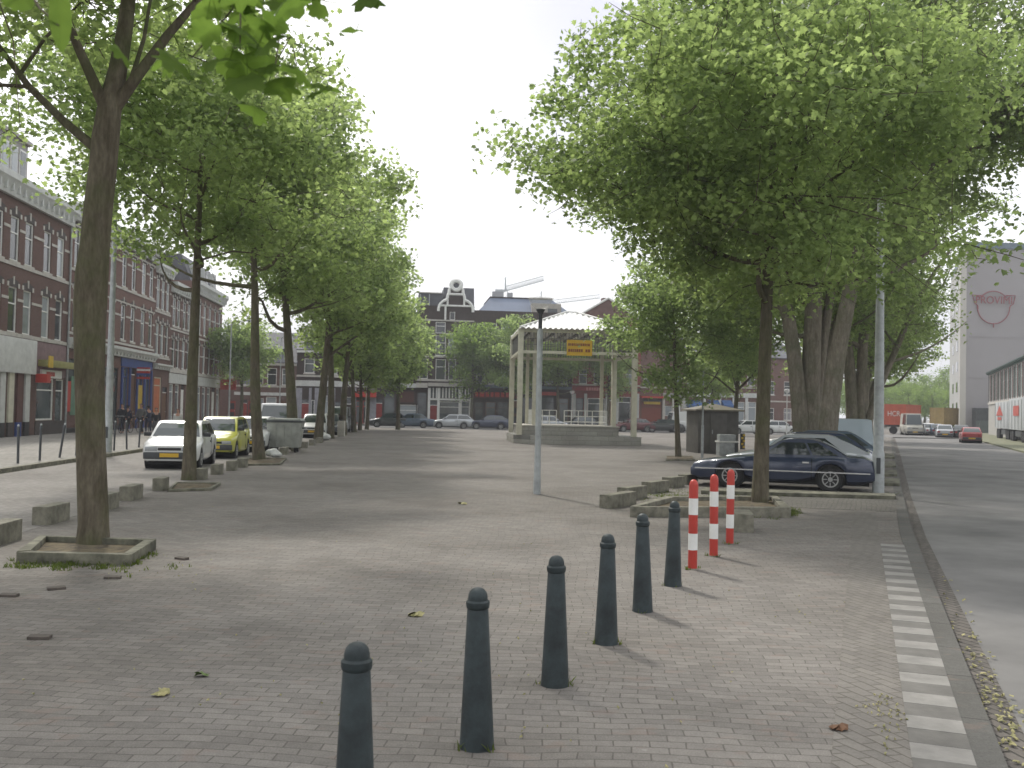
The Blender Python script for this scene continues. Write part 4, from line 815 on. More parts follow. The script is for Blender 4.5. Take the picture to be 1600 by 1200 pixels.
side(72, -.5, 'pale lilac grey van parked behind the sixth left tree', gp, L=4.2, W=1.7, H=1.9, wb=2.6, fo=.8, top=[(0, .8), (.8, 1.0), (4.1, 1.1), (4.2, .9)], cab=(.8, 1.4, 3.95, 4.17), belt=1.08, win=(0, .35), roofw=.86, cat='van')
side(78.5, -.5, 'dark maroon car at the far end of the left parking row', mrp, L=4.0, H=1.42)
# blue coupe and its neighbours, nose towards the square
cx, cy = 6.95, 24.5; dv = Vector((-.947, .324)).normalized(); nv = Vector((-dv.y*-1, -dv.x*-1)); nv = Vector((.324, .947))
def bay(k, lb, pm, back=0, **kw):
    L = kw['L']; base = Vector((9.12, 24.08))+Vector((.37, .93))*k+nv*.78; c_ = base+dv*(L/2+back); return car((c_.x, c_.y), hdg(*dv), lb, pm, group='cars parked nose to the square', **kw)
bay(0, 'dark blue coupe with bright side strip, nearest car on the right', bp_, L=4.55, W=1.72, H=1.31, wb=2.5, fo=1.0, wr=.31, top=[(0, .54), (.06, .62), (.25, .68), (1.0, .78), (1.7, .86), (3.9, .89), (4.3, .87), (4.5, .81), (4.55, .64)], cab=(1.65, 2.35, 3.2, 3.95), belt=.86, roofw=.8, win=(0, .62, .97), trim=chrome, bump_m=bp_, hub=rimm, plate=False)
bay(2.75, 'light silver hatchback with sloping tail just behind the blue coupe', gp, L=4.1, W=1.66, H=1.38, wb=2.45, fo=.8, cab=(1.1, 1.7, 3.0, 3.98), win=(0, .4, .8), bump_m=gp, back=.05)
bay(5.5, 'dark blue hatchback behind the silver hatchback', bp_, L=4.0, W=1.64, H=1.4, wb=2.4, fo=.8, cab=(1.0, 1.6, 3.1, 3.8), back=.1)
bay(8.6, 'dark grey blue car behind the dark blue hatchback', blp, L=4.0, W=1.64, H=1.42, wb=2.4, fo=.8, cab=(1.0, 1.6, 3.1, 3.85), back=.0)
bay(12.2, 'light blue panel van parked beyond the dark cars', lbp, L=4.1, W=1.7, H=1.84, wb=2.6, fo=.8, top=[(0, .8), (.06, .85), (.9, 1.05), (1.0, 1.1), (4.0, 1.1), (4.1, .9)], cab=(1.0, 1.6, 3.95, 4.08), belt=1.08, win=(0, .3), roofw=.88, cat='van', back=.2)
bay(17.5, 'small red car half hidden behind the big plane trunks', rp_, L=3.7, W=1.6, H=1.42, back=1.0)
bay(20.8, 'white hatchback with open tailgate beyond the second plane tree', wp, L=3.7, W=1.6, H=1.45, back=1.6)
# cars in front of the row of houses
def rowcar(px, lb, pm, d=11.5, rev=False, **k):
    a, b, c_ = ray(px, 660); 
    # intersect with the line RW(s,d)
    p0 = Vector(RW(0, d)); dr = Vector(RW(1, d))-p0; s = (a*p0.y-b*p0.x)/(b*dr.x-a*dr.y); p = p0+dr*s
    return car((p.x, p.y), math.atan(.12)+(pi if rev else 0), lb, pm, group='cars parked before the row of houses', plate=False, **k)
rowcar(608, 'dark car beside the red door, left of the light green tree', kp, rev=True, L=3.8)
rowcar(645, 'dark teal car parked right of the light green tree', blp, rev=True, L=4.3, H=1.38)
rowcar(707, 'silver hatchback in front of the tall gabled house', gp, rev=True, L=4.2, H=1.38, cab=(1.1, 1.75, 3.5, 4.05))
rowcar(767, 'dark blue saloon between the silver hatchback and the bandstand', bp_, rev=True, L=4.5, H=1.38, cab=(1.2, 1.9, 3.2, 4.0))
rowcar(857, 'silver blue car seen through the bandstand', gp, L=4.1, H=1.42)
rowcar(915, 'grey estate car seen behind the bandstand railing', kp, L=4.2, H=1.42)
rowcar(993, 'dark maroon car right of the bandstand posts', mrp, rev=True, L=4.3, H=1.36)
rowcar(1035, 'black car in front of the red roller door', kp, rev=True, L=4.0, H=1.3)
rowcar(1082, 'white panel van left of the kiosk', wp, rev=False, L=5.0, W=1.9, H=2.1, wb=3.0, fo=.9, wr=.32, top=[(0, .8), (.06, .9), (.8, 1.1), (1, 1.2), (4.9, 1.2), (5.0, 1)], cab=(.8, 1.5, 4.7, 4.96), belt=1.15, win=(0, .28), roofw=.9, cat='van', d=10.5)
rowcar(1168, 'white saloon behind the chequered warning post', wp, rev=True, L=4.0, H=1.38, d=12)
rowcar(1216, 'white car under the trees left of the biggest plane', wp, L=4.0, H=1.4, d=12)
# far end of the road
def roadcar(px, py, lb, pm, rot=0, **k):
    p = g(px, py, -.08); return car((p[0], p[1], -.08), math.atan2(1, .392)+rot, lb, pm, group='cars at the far end of the road', **k)
roadcar(1516, 692, 'small dark red car seen from behind, nearest on the far road', rp_, L=3.7, W=1.62, H=1.33, plate=True, win=(0, .5, 1))
roadcar(1501, 685, 'dark car immediately left of the red car', kp, L=4.1, H=1.4)
roadcar(1475, 684.5, 'silver hatchback in the middle of the far road', gp, L=3.9, W=1.65)
roadcar(1460, 681, 'dark car left of the silver far hatchback', blp, rot=.2, L=4.0)
roadcar(1446, 680.5, 'white car with dark windows left of the dark far car', wp, rot=.35, L=4.0, H=1.45)
cam_m = mat('camper_beige_grey', (.33, .32, .28), .6, var=.15)
p = g(1424, 680, -.08); r = car((p[0], p[1], -.08), math.atan2(1, .392)+pi+.15, 'grey beige high roofed camper van in front of the orange container', cam_m, L=4.8, W=2.0, H=2.55, wb=2.8, fo=.9, wr=.33, top=[(0, .9), (.06, 1), (.5, 1.15), (.7, 1.25), (4.7, 1.25), (4.8, 1.1)], cab=(.55, 1.15, 4.6, 4.78), belt=1.2, win=(0, .25, .6), roofw=.82, cat='camper van', group='cars at the far end of the road')
def container(px, py, Y, L, H, W, z0, m, lb, rot, name='container_trailer', text=None):
    p = at(px, py, Y); r = empty(name, (p[0], Y, -.08), rot, lb, 'container')
    mb = MB()
    n = int(L/.28)
    for i in range(n): x = L*i/n; mb.box(x, (.0 if i % 2 else .03), z0+.1, x+L/n, W-(.0 if i % 2 else .03), z0+H-.1)
    mb.box(-.05, -.03, z0, L+.05, W+.03, z0+.12); mb.box(-.05, -.03, z0+H-.12, L+.05, W+.03, z0+H)
    for x in (-.05, L-.07):
        for y in (-.03, W-.09): mb.box(x, y, z0+.12, x+.12, y+.12, z0+H-.12)
    mb.build('box', m, r)
    MB().box(0, .3, z0-.25, L, W-.3, z0).build('chassis', black, r)
    for x in ((.9, L-1.0, L-2.2) if L > 3 else (1,)):
        for y in (.15, W-.4): MB().cyl((x, y, .48), (x, y+.28, .48), .48, n=14).build('wheel', rubber, r)
    return r
om = mat('container_orange', (.42, .085, .04), .6, var=.15, scale=1); ymm = mat('container_ochre', (.30, .21, .07), .65, var=.15)
r = container(1382, 655, 120, 2.5, 2.55, 6.0, 1.15, om, 'orange container with white letters HCR on a trailer at the road end', radians(-40), text='HCR')
text_mesh('HCR', .9, 'lettering', mat('white_lettering', (.6, .58, .55), .6), r, (1.15, -.06, 2.5), ext=.02, sx=.85)
r = container(1453, 655, 148, 2.44, 2.6, 4.6, 1.1, ymm, 'ochre container standing right of the far wood beside the silo', radians(-62))
# lorry trailer on the right
tw = mat('trailer_grey_white', (.40, .42, .43), .55, var=.12, scale=.5); dirr = math.atan2(-1, -.392); redk = mat('trailer_red_mark', (.42, .07, .05), .6)
TB = Vector(g(1541, 684, 0))+Vector((.8, -.3)); TDv = Vector((-.392, -1)).normalized()
for i, (x0, Lt, lb) in enumerate(((0, 11.5, 'grey white box trailer with a red triangle mark, farthest on the right verge'), (12.4, 12.5, 'middle grey white box trailer with a square red mark'), (25.8, 13.0, 'pale blue grey box trailer with a dark letter T at the right edge'))):
    p = TB+TDv*x0; r = empty('lorry_trailer', (p.x, p.y, .02), dirr+(.02, 0, -.01)[i], lb, 'trailer', 'trailers parked on the verge')
    MB().box(0, 0, 1.05, Lt, 2.5, 3.75+.15*i).build('box', tw if i < 2 else mat('trailer_pale_blue', (.36, .41, .43), .5, var=.1, scale=.5), r, bevel=.03)
    for x in (1.2, 2.5, Lt-3.4, Lt-2.1):
        for y in (.05, 2.1): MB().cyl((x, y, .5), (x, y+.35, .5), .5, n=16).build('wheel', rubber, r)
    MB().box(.2, .5, .75, Lt-.2, 2.0, 1.05).build('chassis', black, r); MB().box(4, .1, .45, Lt-4.5, .14, .95).build('side_guard', darkmetal, r)
    for x in np.arange(.05, Lt, 2.3): MB().box(x, -.035, 1.1, x+.09, 0, 3.7).build('upright', galv, r) if i < 2 else None
    if i == 0: mb = MB(); mb.prism([(1.0, 2.35), (6.4, 2.35), (3.7, 3.4)], -.045, -.036, 'y'); mb.box(2.2, -.045, 1.9, 5.2, -.036, 2.2); mb.build('triangle_mark', redk, r)
    if i == 1: MB().box(3.6, -.045, 2.3, 7.6, -.036, 3.2).build('red_mark', redk, r)
    if i == 2: text_mesh('T', 1.5, 'letter', darkmetal, r, (4.4, -.02, 3.1), ext=.012, sx=1.6)
# ================================================================== PEOPLE
skin_m = mat('skin', (.36, .2, .14), .6, var=.06)
def skinned(name, chain, m, parent, root=0):
    V = [c_[0] for c_ in chain]; me = bpy.data.meshes.new(name); E = [(c_[2], i) for i, c_ in enumerate(chain) if c_[2] is not None]; me.from_pydata(V, E, [])
    o = bpy.data.objects.new(name, me); COL.objects.link(o); o.modifiers.new('s', 'SKIN'); sm = o.modifiers.new('u', 'SUBSURF'); sm.levels = sm.render_levels = 1
    for i, c_ in enumerate(chain): me.skin_vertices[0].data[i].radius = c_[1] if hasattr(c_[1], '__len__') else (c_[1],)*2
    for i in range(len(chain)): me.skin_vertices[0].data[i].use_root = (i == root)
    bpy.context.view_layer.update(); m2 = bpy.data.meshes.new_from_object(o.evaluated_get(bpy.context.evaluated_depsgraph_get())); bpy.data.objects.remove(o)
    m2.name = name; m2.materials.clear(); m2.materials.append(m); m2.polygons.foreach_set('use_smooth', [True]*len(m2.polygons)); o = bpy.data.objects.new(name, m2); COL.objects.link(o); o.parent = parent; return o
def person(px, py, h, ang, lb, coat, trou, hair, stride=.15, z=.12):
    p = g(px, py, z); r = empty('person', (p[0], p[1], z), ang, lb, 'person'); s = h/1.75; k = stride
    J = lambda x, y, zz: (x*s, y*s, zz*s)
    body = [(J(0, 0, .95), .13*s, None), (J(0, 0, 1.15), (.14*s, .1*s), 0), (J(.0, 0, 1.38), (.16*s, .1*s), 1), (J(.01, 0, 1.50), .055*s, 2), (J(.03, 0, 1.58), .075*s, 3), (J(.035, 0, 1.68), .085*s, 4), (J(.02, 0, 1.74), .05*s, 5),
            (J(0, .19, 1.4), .055*s, 2), (J(-k*.4, .24, 1.12), .042*s, 7), (J(k*.5, .24, .88), .032*s, 8), (J(k*.7, .24, .79), (.04*s, .022*s), 9), (J(0, -.19, 1.4), .055*s, 2), (J(k*.4, -.24, 1.12), .042*s, 11), (J(k*.9, -.22, .9), .032*s, 12), (J(k*1.1, -.22, .81), (.04*s, .022*s), 13),
            (J(0, .1, .88), .09*s, 0), (J(k*.7, .1, .48), .06*s, 15), (J(k*.6, .1, .09), .04*s, 16), (J(k*.6+.14, .1, .04), .035*s, 17), (J(0, -.1, .88), .09*s, 0), (J(-k*.5, -.1, .48), .06*s, 19), (J(-k*1.4, -.1, .1), .04*s, 20), (J(-k*1.4+.13, -.1, .04), .035*s, 21)]
    skinned('body', body, skin_m, r)
    big = lambda ids, f: [(body[i][0], tuple(v*f for v in body[i][1]) if hasattr(body[i][1], '__len__') else body[i][1]*f, None if n_ is None else n_) for i, n_ in ids]
    skinned('jacket', [((0, 0, .85*s), (.17*s, .13*s), None)]+big([(1, 0), (2, 1)], 1.38)+[(J(.0, 0, 1.47), .095*s, 2)]+big([(7, 2), (8, 4), (9, 5), (11, 2), (12, 7), (13, 8)], 1.5), coat, r, root=1)
    skinned('trousers', big([(0, None), (15, 0), (16, 1), (17, 2), (19, 0), (20, 4), (21, 5)], 1.22), trou, r)
    skinned('hair', [(J(-.01, 0, 1.66), .085*s, None), (J(.0, 0, 1.735), .085*s, 0), (J(-.05, 0, 1.6), .06*s, 0)], hair, r)
    return r
dk = mat('dark_cloth', (.02, .02, .025), .9); nv_ = mat('navy_cloth', (.025, .03, .06), .9); gy = mat('grey_cloth', (.1, .1, .1), .9); hb = mat('black_hair', (.012, .01, .01), .7); hr = mat('auburn_hair', (.12, .04, .02), .7); pal = mat('pale_cloth', (.4, .4, .38), .9)
person(190, 677, 1.68, -1.4, 'person in a black coat, leftmost of the group outside the blue shop', dk, dk, hb, .2)
person(199, 676, 1.6, 1.2, 'person in dark clothes just right of the black coated one', nv_, dk, hb, .1)
person(220, 678, 1.72, -1.8, 'person in dark grey jacket under the yellow panel of the blue shop', gy, dk, hb, .25)
person(231, 677, 1.6, 2.5, 'person with navy jacket right of the grey jacketed one', nv_, nv_, hb, .12)
person(243, 680, 1.5, -1.2, 'person with round black hair just left of the white hatchback roof', dk, gy, hb, .1)
person(277, 685, 1.5, -1.5, 'person with auburn hair showing above the white hatchback roof', pal, nv_, hr, .1)
person(541, 672, 1.65, 0, 'person in dark clothes among the far left trees', dk, dk, hb, .2, z=0)
# bicycle against the shops
def bike(px, py, lb, z=.12, ang=0):
    p = g(px, py, z); r = empty('bicycle', (p[0], p[1], z), ang, lb, 'bicycle', 'bicycles outside the shops')
    for x in (-.52, .52):
        mb = MB(); pts = [(x+.33*cos(t*pi/10), 0, .34+.33*sin(t*pi/10)) for t in range(21)]; mb.tube(pts, [.018]*21, 6, cap=False)
        for t in range(10): mb.cyl((x, 0, .34), (x+.32*cos(t*pi/5), 0, .34+.32*sin(t*pi/5)), .003, n=3)
        mb.build('wheel', rubber, r)
    mb = MB()
    for a, b in (((-.52, .34), (-.18, .85)), ((-.52, .34), (-.05, .3)), ((-.05, .3), (-.18, .85)), ((-.05, .3), (.38, .8)), ((-.17, .8), (.38, .85)), ((.52, .34), (.37, .95))): mb.cyl((a[0], 0, a[1]), (b[0], 0, b[1]), .016, n=6)
    mb.build('frame', darkmetal, r); MB().cyl((.34, -.27, 1.0), (.34, .27, 1.0), .014, n=6).build('handlebar', galv, r); MB().box(-.3, -.07, .88, -.06, .07, .94).build('saddle', black, r, bevel=.02)
bike(183, 678, 'dark bicycle leaning left of the people outside the shop', ang=1.6); bike(210, 676, 'dark bicycle between the people outside the blue shop', ang=1.5)
bike(237, 676, 'dark bicycle by the pale shop, left of the white hatchback', ang=1.7)
# ================================================================== HOUSES
brick_a = brickmat('brown_brick', (.14, .074, .058), (.112, .058, .046), (.13, .11, .1), patch=.3)
brick_b = brickmat('red_brown_brick', (.175, .088, .068), (.14, .07, .054), (.15, .13, .12), patch=.3)
brick_d = brickmat('dark_brick', (.052, .034, .028), (.036, .026, .022), (.07, .06, .055), patch=.3)
brick_r = brickmat('painted_red_brick', (.26, .05, .045), (.2, .042, .038), (.2, .1, .09), patch=.2)
lintel_d = mat('dark_lintel', (.06, .05, .045), .85, var=.2)
trimc = mat('pale_trim', (.44, .42, .38), .8, var=.15)
def wall_holes(mb, x0, x1, z0, z1, holes, dep=.16):
    xs = sorted(set([x0, x1]+[v for h in holes for v in (h[0], h[1]) if x0 < v < x1])); zs = sorted(set([z0, z1]+[v for h in holes for v in (h[2], h[3]) if z0 < v < z1]))
    inh = lambda x, z: any(h[0] < x < h[1] and h[2] < z < h[3] for h in holes)
    for a, b in zip(xs, xs[1:]):
        run = None
        for c, d in zip(zs, zs[1:]):
            if inh((a+b)/2, (c+d)/2):
                if run is not None: mb.quad((a, 0, run), (b, 0, run), (b, 0, c), (a, 0, c)); run = None
            elif run is None: run = c
        if run is not None: mb.quad((a, 0, run), (b, 0, run), (b, 0, zs[-1]), (a, 0, zs[-1]))
    for a, b, c, d in [(h[0], h[1], h[2], h[3]) for h in holes]:
        mb.quad((a, 0, c), (a, dep, c), (a, dep, d), (a, 0, d)); mb.quad((b, 0, c), (b, 0, d), (b, dep, d), (b, dep, c))
        mb.quad((a, 0, d), (a, dep, d), (b, dep, d), (b, 0, d)); mb.quad((a, 0, c), (b, 0, c), (b, dep, c), (a, dep, c))
rgh = random.Random(9)
def opening(r, h, kind='win', fm=None, pm=None):
    a, b, c, d = h[:4]; fm = fm or white; t = .07 if b-a < 1.6 else .09; y0, y1 = .05, .13
    if kind == 'door':
        o = MB().box(a, y0+.03, c, b, y1, d-.45 if d-c > 2.3 else d).build('door', fm, r)
        mb = MB(); w = b-a; mb.box(a+w*.18, y0+.015, c+1.25, b-w*.18, y0+.03, c+1.9); mb.box(a+w*.18, y0+.015, c+.25, b-w*.18, y0+.03, c+.95); mb.build('door_panel', black if rgh.random() < .4 else fm, o)
        MB().box(a+w*.82, y0-.02, c+1.05, a+w*.9, y0+.03, c+1.1).build('door_handle', galv, o)
        if d-c > 2.3:
            f = MB().box(a, y0+.02, d-.45, b, y1, d-.38).build('transom', white, r); MB().box(a, y0+.05, d-.38, b, y1, d).build('pane', pane_dark, f)
        return o
    mb = MB(); mb.box(a, y0, c, a+t, y1, d); mb.box(b-t, y0, c, b, y1, d); mb.box(a+t, y0, c, b-t, y1, c+t); mb.box(a+t, y0, d-t, b-t, y1, d)
    if kind == 'win': zz = c+(d-c)*.62; mb.box(a+t, y0+.01, zz, b-t, y1, zz+.06)
    else:
        n = max(1, int((b-a)/1.3))
        for i in range(1, n): x = a+(b-a)*i/n; mb.box(x-.03, y0+.01, c+t, x+.03, y1, d-t)
        if d-c > 2: mb.box(a+t, y0+.012, d-.65, b-t, y1, d-.58)
    o = mb.build('window' if kind == 'win' else 'shop_window', fm, r)
    MB().box(a+t*.5, y1-.03, c+t*.5, b-t*.5, y1-.01, d-t*.5).build('pane', pm or (pane_light if rgh.random() < .3 else pane_dark), o); return o
def house(name, loc, rz, W, H, wm, label, holes, bands=(), cornices=(), depth=9, lint=True, cat='house', fm=None, sills=True, group=None, dep=.16):
    """holes: (x0,x1,z0,z1,kind[,frame,pane])"""
    r = empty(name, loc, rz, label, cat, group); mb = MB(); wall_holes(mb, 0, W, 0, H, holes, dep)
    mb.quad((0, 0, 0), (0, 0, H), (0, depth, H), (0, depth, 0)); mb.quad((W, 0, 0), (W, depth, 0), (W, depth, H), (W, 0, H)); mb.quad((0, depth, 0), (0, depth, H), (W, depth, H), (W, depth, 0)); mb.quad((0, 0, H), (W, 0, H), (W, depth, H), (0, depth, H))
    mb.build('wall', wm, r, fix=False)
    MB().box(.05, dep+.0, .0, W-.05, dep+.05, H-.1).build('inner_lining', black, r)
    for h in holes:
        k = h[4]; wo = opening(r, h, 'win' if k in ('win', 'plain') else k, h[5] if len(h) > 5 and h[5] else fm, h[6] if len(h) > 6 else None)
        if k == 'win':
            a, b, c, d = h[:4]; w = b-a
            if sills: MB().box(a-.1, -.06, c-.14, b+.1, .05, c).build('sill', trimc, wo)
            if lint:
                o = MB().prism([(a-.12, d), (b+.12, d), (b+.16, d+.28), (a+w*.5, d+.42), (a-.16, d+.28)], -.018, 0.0, 'y').build('lintel', lintel_d, wo)
                mb = MB()
                for x in (a-.2, b+.02): mb.box(x, -.03, d-.02, x+.18, 0, d+.2)
                mb.box(a+w*.5-.07, -.04, d+.12, a+w*.5+.07, 0, d+.5); mb.build('keystones', trimc, wo)
    wh = [h for h in holes]
    for (z, h_, pr) in bands:
        xs = [0.0]; 
        for a, b, c, d in sorted([(h[0]-.02, h[1]+.02, h[2], h[3]) for h in wh]):
            if c < z+h_ and d > z: xs += [a, b]
        xs.append(W)
        for i in range(0, len(xs), 2):
            if xs[i+1]-xs[i] > .02: MB().box(xs[i], -pr, z, xs[i+1], 0.0, z+h_).build('stone_band', trimc, r)
    for (z, h_, pr, m) in cornices:
        mb = MB(); mb.prism([(0.0, z), (-pr*.4, z), (-pr*.5, z+h_*.3), (-pr*.85, z+h_*.6), (-pr, z+h_*.7), (-pr, z+h_), (0, z+h_)], -.0, W, 'x')
        x = .25
        while x < W-.3: mb.box(x, -pr*.75, z+h_*.15, x+.12, -pr*.3, z+h_*.6) if pr > .25 else None; x += .7
        mb.build('cornice', m, r)
    return r
# ---------------- left street
LA = math.atan2(1, -.09); LD = Vector((-.09, 1)).normalized(); L0 = Vector((-20.0, 0))
def ls(px, py=640):
    a, b, c = ray(px, py); s = (a*L0.y-b*L0.x)/(b*LD.x-a*LD.y); t = (L0.y+LD.y*s)/b; return s, EYE+c*t
def lhole(px, w, z0, z1, s0, kind='win', *e): s = ls(px)[0]-s0; return (s-w/2, s+w/2, z0, z1, kind)+e
def lpos(s): p = L0+LD*s; return (p.x, p.y, .12)
s0, s1 = 40.0, ls(101)[0]; W = s1-s0; rows = []
for px in (14, 37, 66, 87):
    rows += [lhole(px, 1.0, 5.05, 7.25, s0), lhole(px, 1.0, 8.5, 10.65, s0)]
rows += [(2.2, 3.2, 5.05, 7.25, 'win'), (2.2, 3.2, 8.5, 10.65, 'win'), (4.1, 5.1, 5.05, 7.25, 'win'), (4.1, 5.1, 8.5, 10.65, 'win')]
sp = ls(56)[0]-s0; rows += [(sp, sp+2.3, .75, 2.95, 'shop', white, shopglass), (sp+2.55, W-.25, .05, 2.95, 'shop', white, shopglass)]
sq = ls(48)[0]-s0
h = house('brick_house', lpos(s0), LA, W, 12.5, brick_a, 'brown brick house at the far left with a blank white fascia and a postal shop', rows, bands=[(4.85, .18, .05), (6.6, .13, .03), (8.25, .16, .05), (10.0, .13, .03)], cornices=[(11.5, 1.0, .5, offwhite)])
MB().box(-.1, -.22, 3.1, sq, -.02, 4.8).build('fascia_board', offwhite, h, bevel=.02)
x = .4; i = 0
while x < sq-.6: MB().box(x, -.1, .7, x+.55, .0, 3.1).build('pilaster', (cream, mat('brown_panel', (.09, .035, .025), .6), offwhite)[i % 3], h); MB().box(x, -.11, 0, x+.55, .0, .7).build('plinth', (lintel_d, blue_m, black)[i % 3], h); x += .95; i += 1
MB().box(sp-.25, -.03, 3.05, W-.1, 0.0, 4.8).build('render_panel', mat('mauve_render', (.19, .125, .13), .85), h)
MB().box(sp, -.5, 3.55, W-.2, -.03, 3.9).build('sign_box', mat('olive_sign', (.24, .23, .07), .5), h, bevel=.02); MB().box(sp+.1, -.55, 3.5, sp+.65, -.5, 4.1).build('yellow_sign', ym, h)
MB().box(sp+.3, -.12, 2.98, W-.9, -.03, 3.4).build('white_sign', white, h); MB().box(sp-.3, -.6, 2.7, sp+.25, -.03, 3.15).build('red_sign', red_m, h, bevel=.03)
mb = MB(); x = sp+.9
while x < sp+2.0: mb.box(x, -.13, 3.08, x+.09, -.12, 3.3); x += .13
mb.build('red_lettering', red_m, h)
MB().box(sp-.1, -.04, 0, W-.1, 0, .72).build('plinth', lintel_d, h)
MB().cyl((W-.06, -.09, 0), (W-.06, -.09, 11.5), .06, n=8).build('drainpipe', galv, h)
mb = MB(); mb.box(0, 1.0, 12.5, 10.0, 7, 15.0); mb.box(-.1, .8, 15.0, 10.1, 7.2, 15.2); mb.build('roof_storey', mat('pale_roof_storey', (.33, .31, .31), .8, var=.1), h)
for i in range(9): o = MB().box(.5+i*1.05, .93, 12.9, 1.3+i*1.05, .99, 14.6).build('roof_window', white, h); MB().box(.57+i*1.05, .91, 13.0, 1.22+i*1.05, .925, 14.5).build('pane', pane_light, o)
s0, s1 = s1, ls(237)[0]; W = s1-s0; rows = []
for px in (113, 130, 148, 170, 188, 203, 219, 231): rows += [lhole(px, .95, 5.9, 8.2, s0), lhole(px, .95, 9.4, 11.6, s0)]
rA, rB = ls(103)[0]-s0, ls(122)[0]-s0; rows += [(rA+.2, rB-.5, 1.3, 4.2, 'shop', lintel_d, shopglass)]
xa, xb = ls(160)[0]-s0, ls(183)[0]-s0; rows += [(xa, xb, .3, 4.0, 'shop', black, shopglass)]
xc, xd = ls(188)[0]-s0, ls(234)[0]-s0; n = 4
for i in range(n): a = xc+(xd-xc)*i/n+.15; b = xc+(xd-xc)*(i+1)/n-.25; rows.append((a, b, .5 if i != 1 else .05, 4.1, 'shop' if i != 1 else 'door', blue_m if i != 1 else brown_wood, shopglass))
h = house('brick_house', lpos(s0), LA, W, 12.6, brick_b, 'long red brown brick house with blue shopfront and white window frames', rows, bands=[(5.55, .14, .05), (7.4, .12, .03), (8.3, .1, .03), (9.15, .14, .05), (10.9, .12, .03), (11.7, .1, .03)], cornices=[(12.0, .9, .55, offwhite), (4.75, .6, .45, offwhite)])
MB().box(xc-.2, -.08, 4.15, xd+.1, -.0, 4.72).build('blue_fascia', blue_m, h)
for i in range(n+1): x = xc+(xd-xc)*i/n-.12; MB().box(x, -.1, 0, x+.24, -.0, 4.1).build('blue_pilaster', blue_m, h)
MB().box(xc+(xd-xc)*.56, .02, 1.0, xc+(xd-xc)*.72, .045, 3.0).build('ochre_panel', ym, h)
MB().box(rA, -.05, 1.2, rA+.5, 0, 2.9).build('red_panel', red_m, h); MB().box(rA+.55, -.05, 1.0, rB-.6, -.01, 3.2).build('green_panel', mat('green_panel', (.1, .2, .13), .6), h)
MB().box(.3, -.04, 0, xc-.2, 0, .28).build('plinth', black, h)
a = ls(206)[0]-s0
for z, m in ((3.4, red_m), (3.65, blue_m), (3.8, red_m), (3.95, white), (4.05, red_m)): MB().box(a, -1.1, z, a+.16, -.25, z+.14).build('projecting_sign', m, h)
MB().box(rB-2.2, -1.0, .45, rB-.4, -.6, .55).build('bench_seat', brown_wood, h)
s0, s1 = s1, ls(262)[0]; W = s1-s0; rows = []
for f in (.2, .5, .8): rows += [(W*f-.42, W*f+.42, 5.4, 7.7, 'win'), (W*f-.42, W*f+.42, 8.8, 11.0, 'win')]
rows += [(.4, W*.55, .7, 3.7, 'shop', cream, mat('orange_poster', (.42, .12, .04), .6)), (W*.62, W-.3, .05, 3.0, 'door', brown_wood)]
h = house('brick_house', lpos(s0), LA, W, 12.0, brick_a, 'narrow three bay brick house with an orange poster in its pale shopfront', rows, bands=[(5.1, .14, .05), (6.8, .12, .03), (8.5, .14, .05), (10.2, .12, .03)], cornices=[(11.4, .7, .45, offwhite), (4.3, .4, .35, offwhite)])
s0, s1 = s1, ls(297)[0]; W = s1-s0; rows = []
for px in (268, 275, 284, 291): rows += [lhole(px, .95, 4.6, 6.9, s0), lhole(px, .95, 7.9, 10.1, s0)]
for i in range(4): rows.append((W*i/4+.3, W*(i+1)/4-.3, .2, 3.3, 'door' if i == 2 else 'shop', white, pane_light))
h = house('brick_house', lpos(s0), LA, W, 11.3, brick_a, 'brick house with white arched ground floor behind the second tree', rows, bands=[(4.2, .3, .08), (6.0, .12, .03), (7.55, .14, .05), (9.3, .12, .03)], cornices=[(10.5, .8, .5, offwhite)])
MB().box(.0, -.05, 3.35, W, 0, 4.15).build('white_fascia', offwhite, h)
s0, s1 = s1, ls(343)[0]; W = s1-s0; rows = []
for px in (301, 308, 316, 324, 332, 339): rows += [lhole(px, 1.0, 4.5, 6.9, s0), lhole(px, 1.0, 7.9, 10.5, s0)]
for i in range(6): rows.append((W*i/6+.3, W*(i+1)/6-.3, .2, 3.3, 'door' if i in (0, 4) else 'shop', (mat('purple_paint', (.12, .02, .07), .6) if i == 0 else white), pane_light))
h = house('brick_house', lpos(s0), LA, W, 12.3, brick_b, 'corner brick house at the end of the left street with mansard storey', rows, bands=[(4.2, .22, .08), (5.9, .12, .03), (7.4, .16, .05), (9.4, .12, .03)], cornices=[(11.3, 1.0, .6, offwhite)])
MB().box(.0, -.05, 3.35, W, 0, 4.15).build('white_fascia', offwhite, h)
mb = MB(); mb.prism([(.3, 12.3), (1.2, 14.6), (7, 14.6), (8.6, 12.3)], .2, W-.3, 'x'); mb.build('mansard_roof', slate, h)
for i in range(3): x = W*(.2+.3*i); o = MB().box(x-.6, .3, 12.5, x+.6, 1.4, 14.1).build('dormer', offwhite, h); MB().box(x-.4, .27, 12.8, x+.4, .295, 13.9).build('pane', pane_dark, o)
mb = MB(); mb.box(W-.5, -1.6, 3.2, W-.35, -.1, 4.3); mb.build('red_projecting_sign', red_m, h)
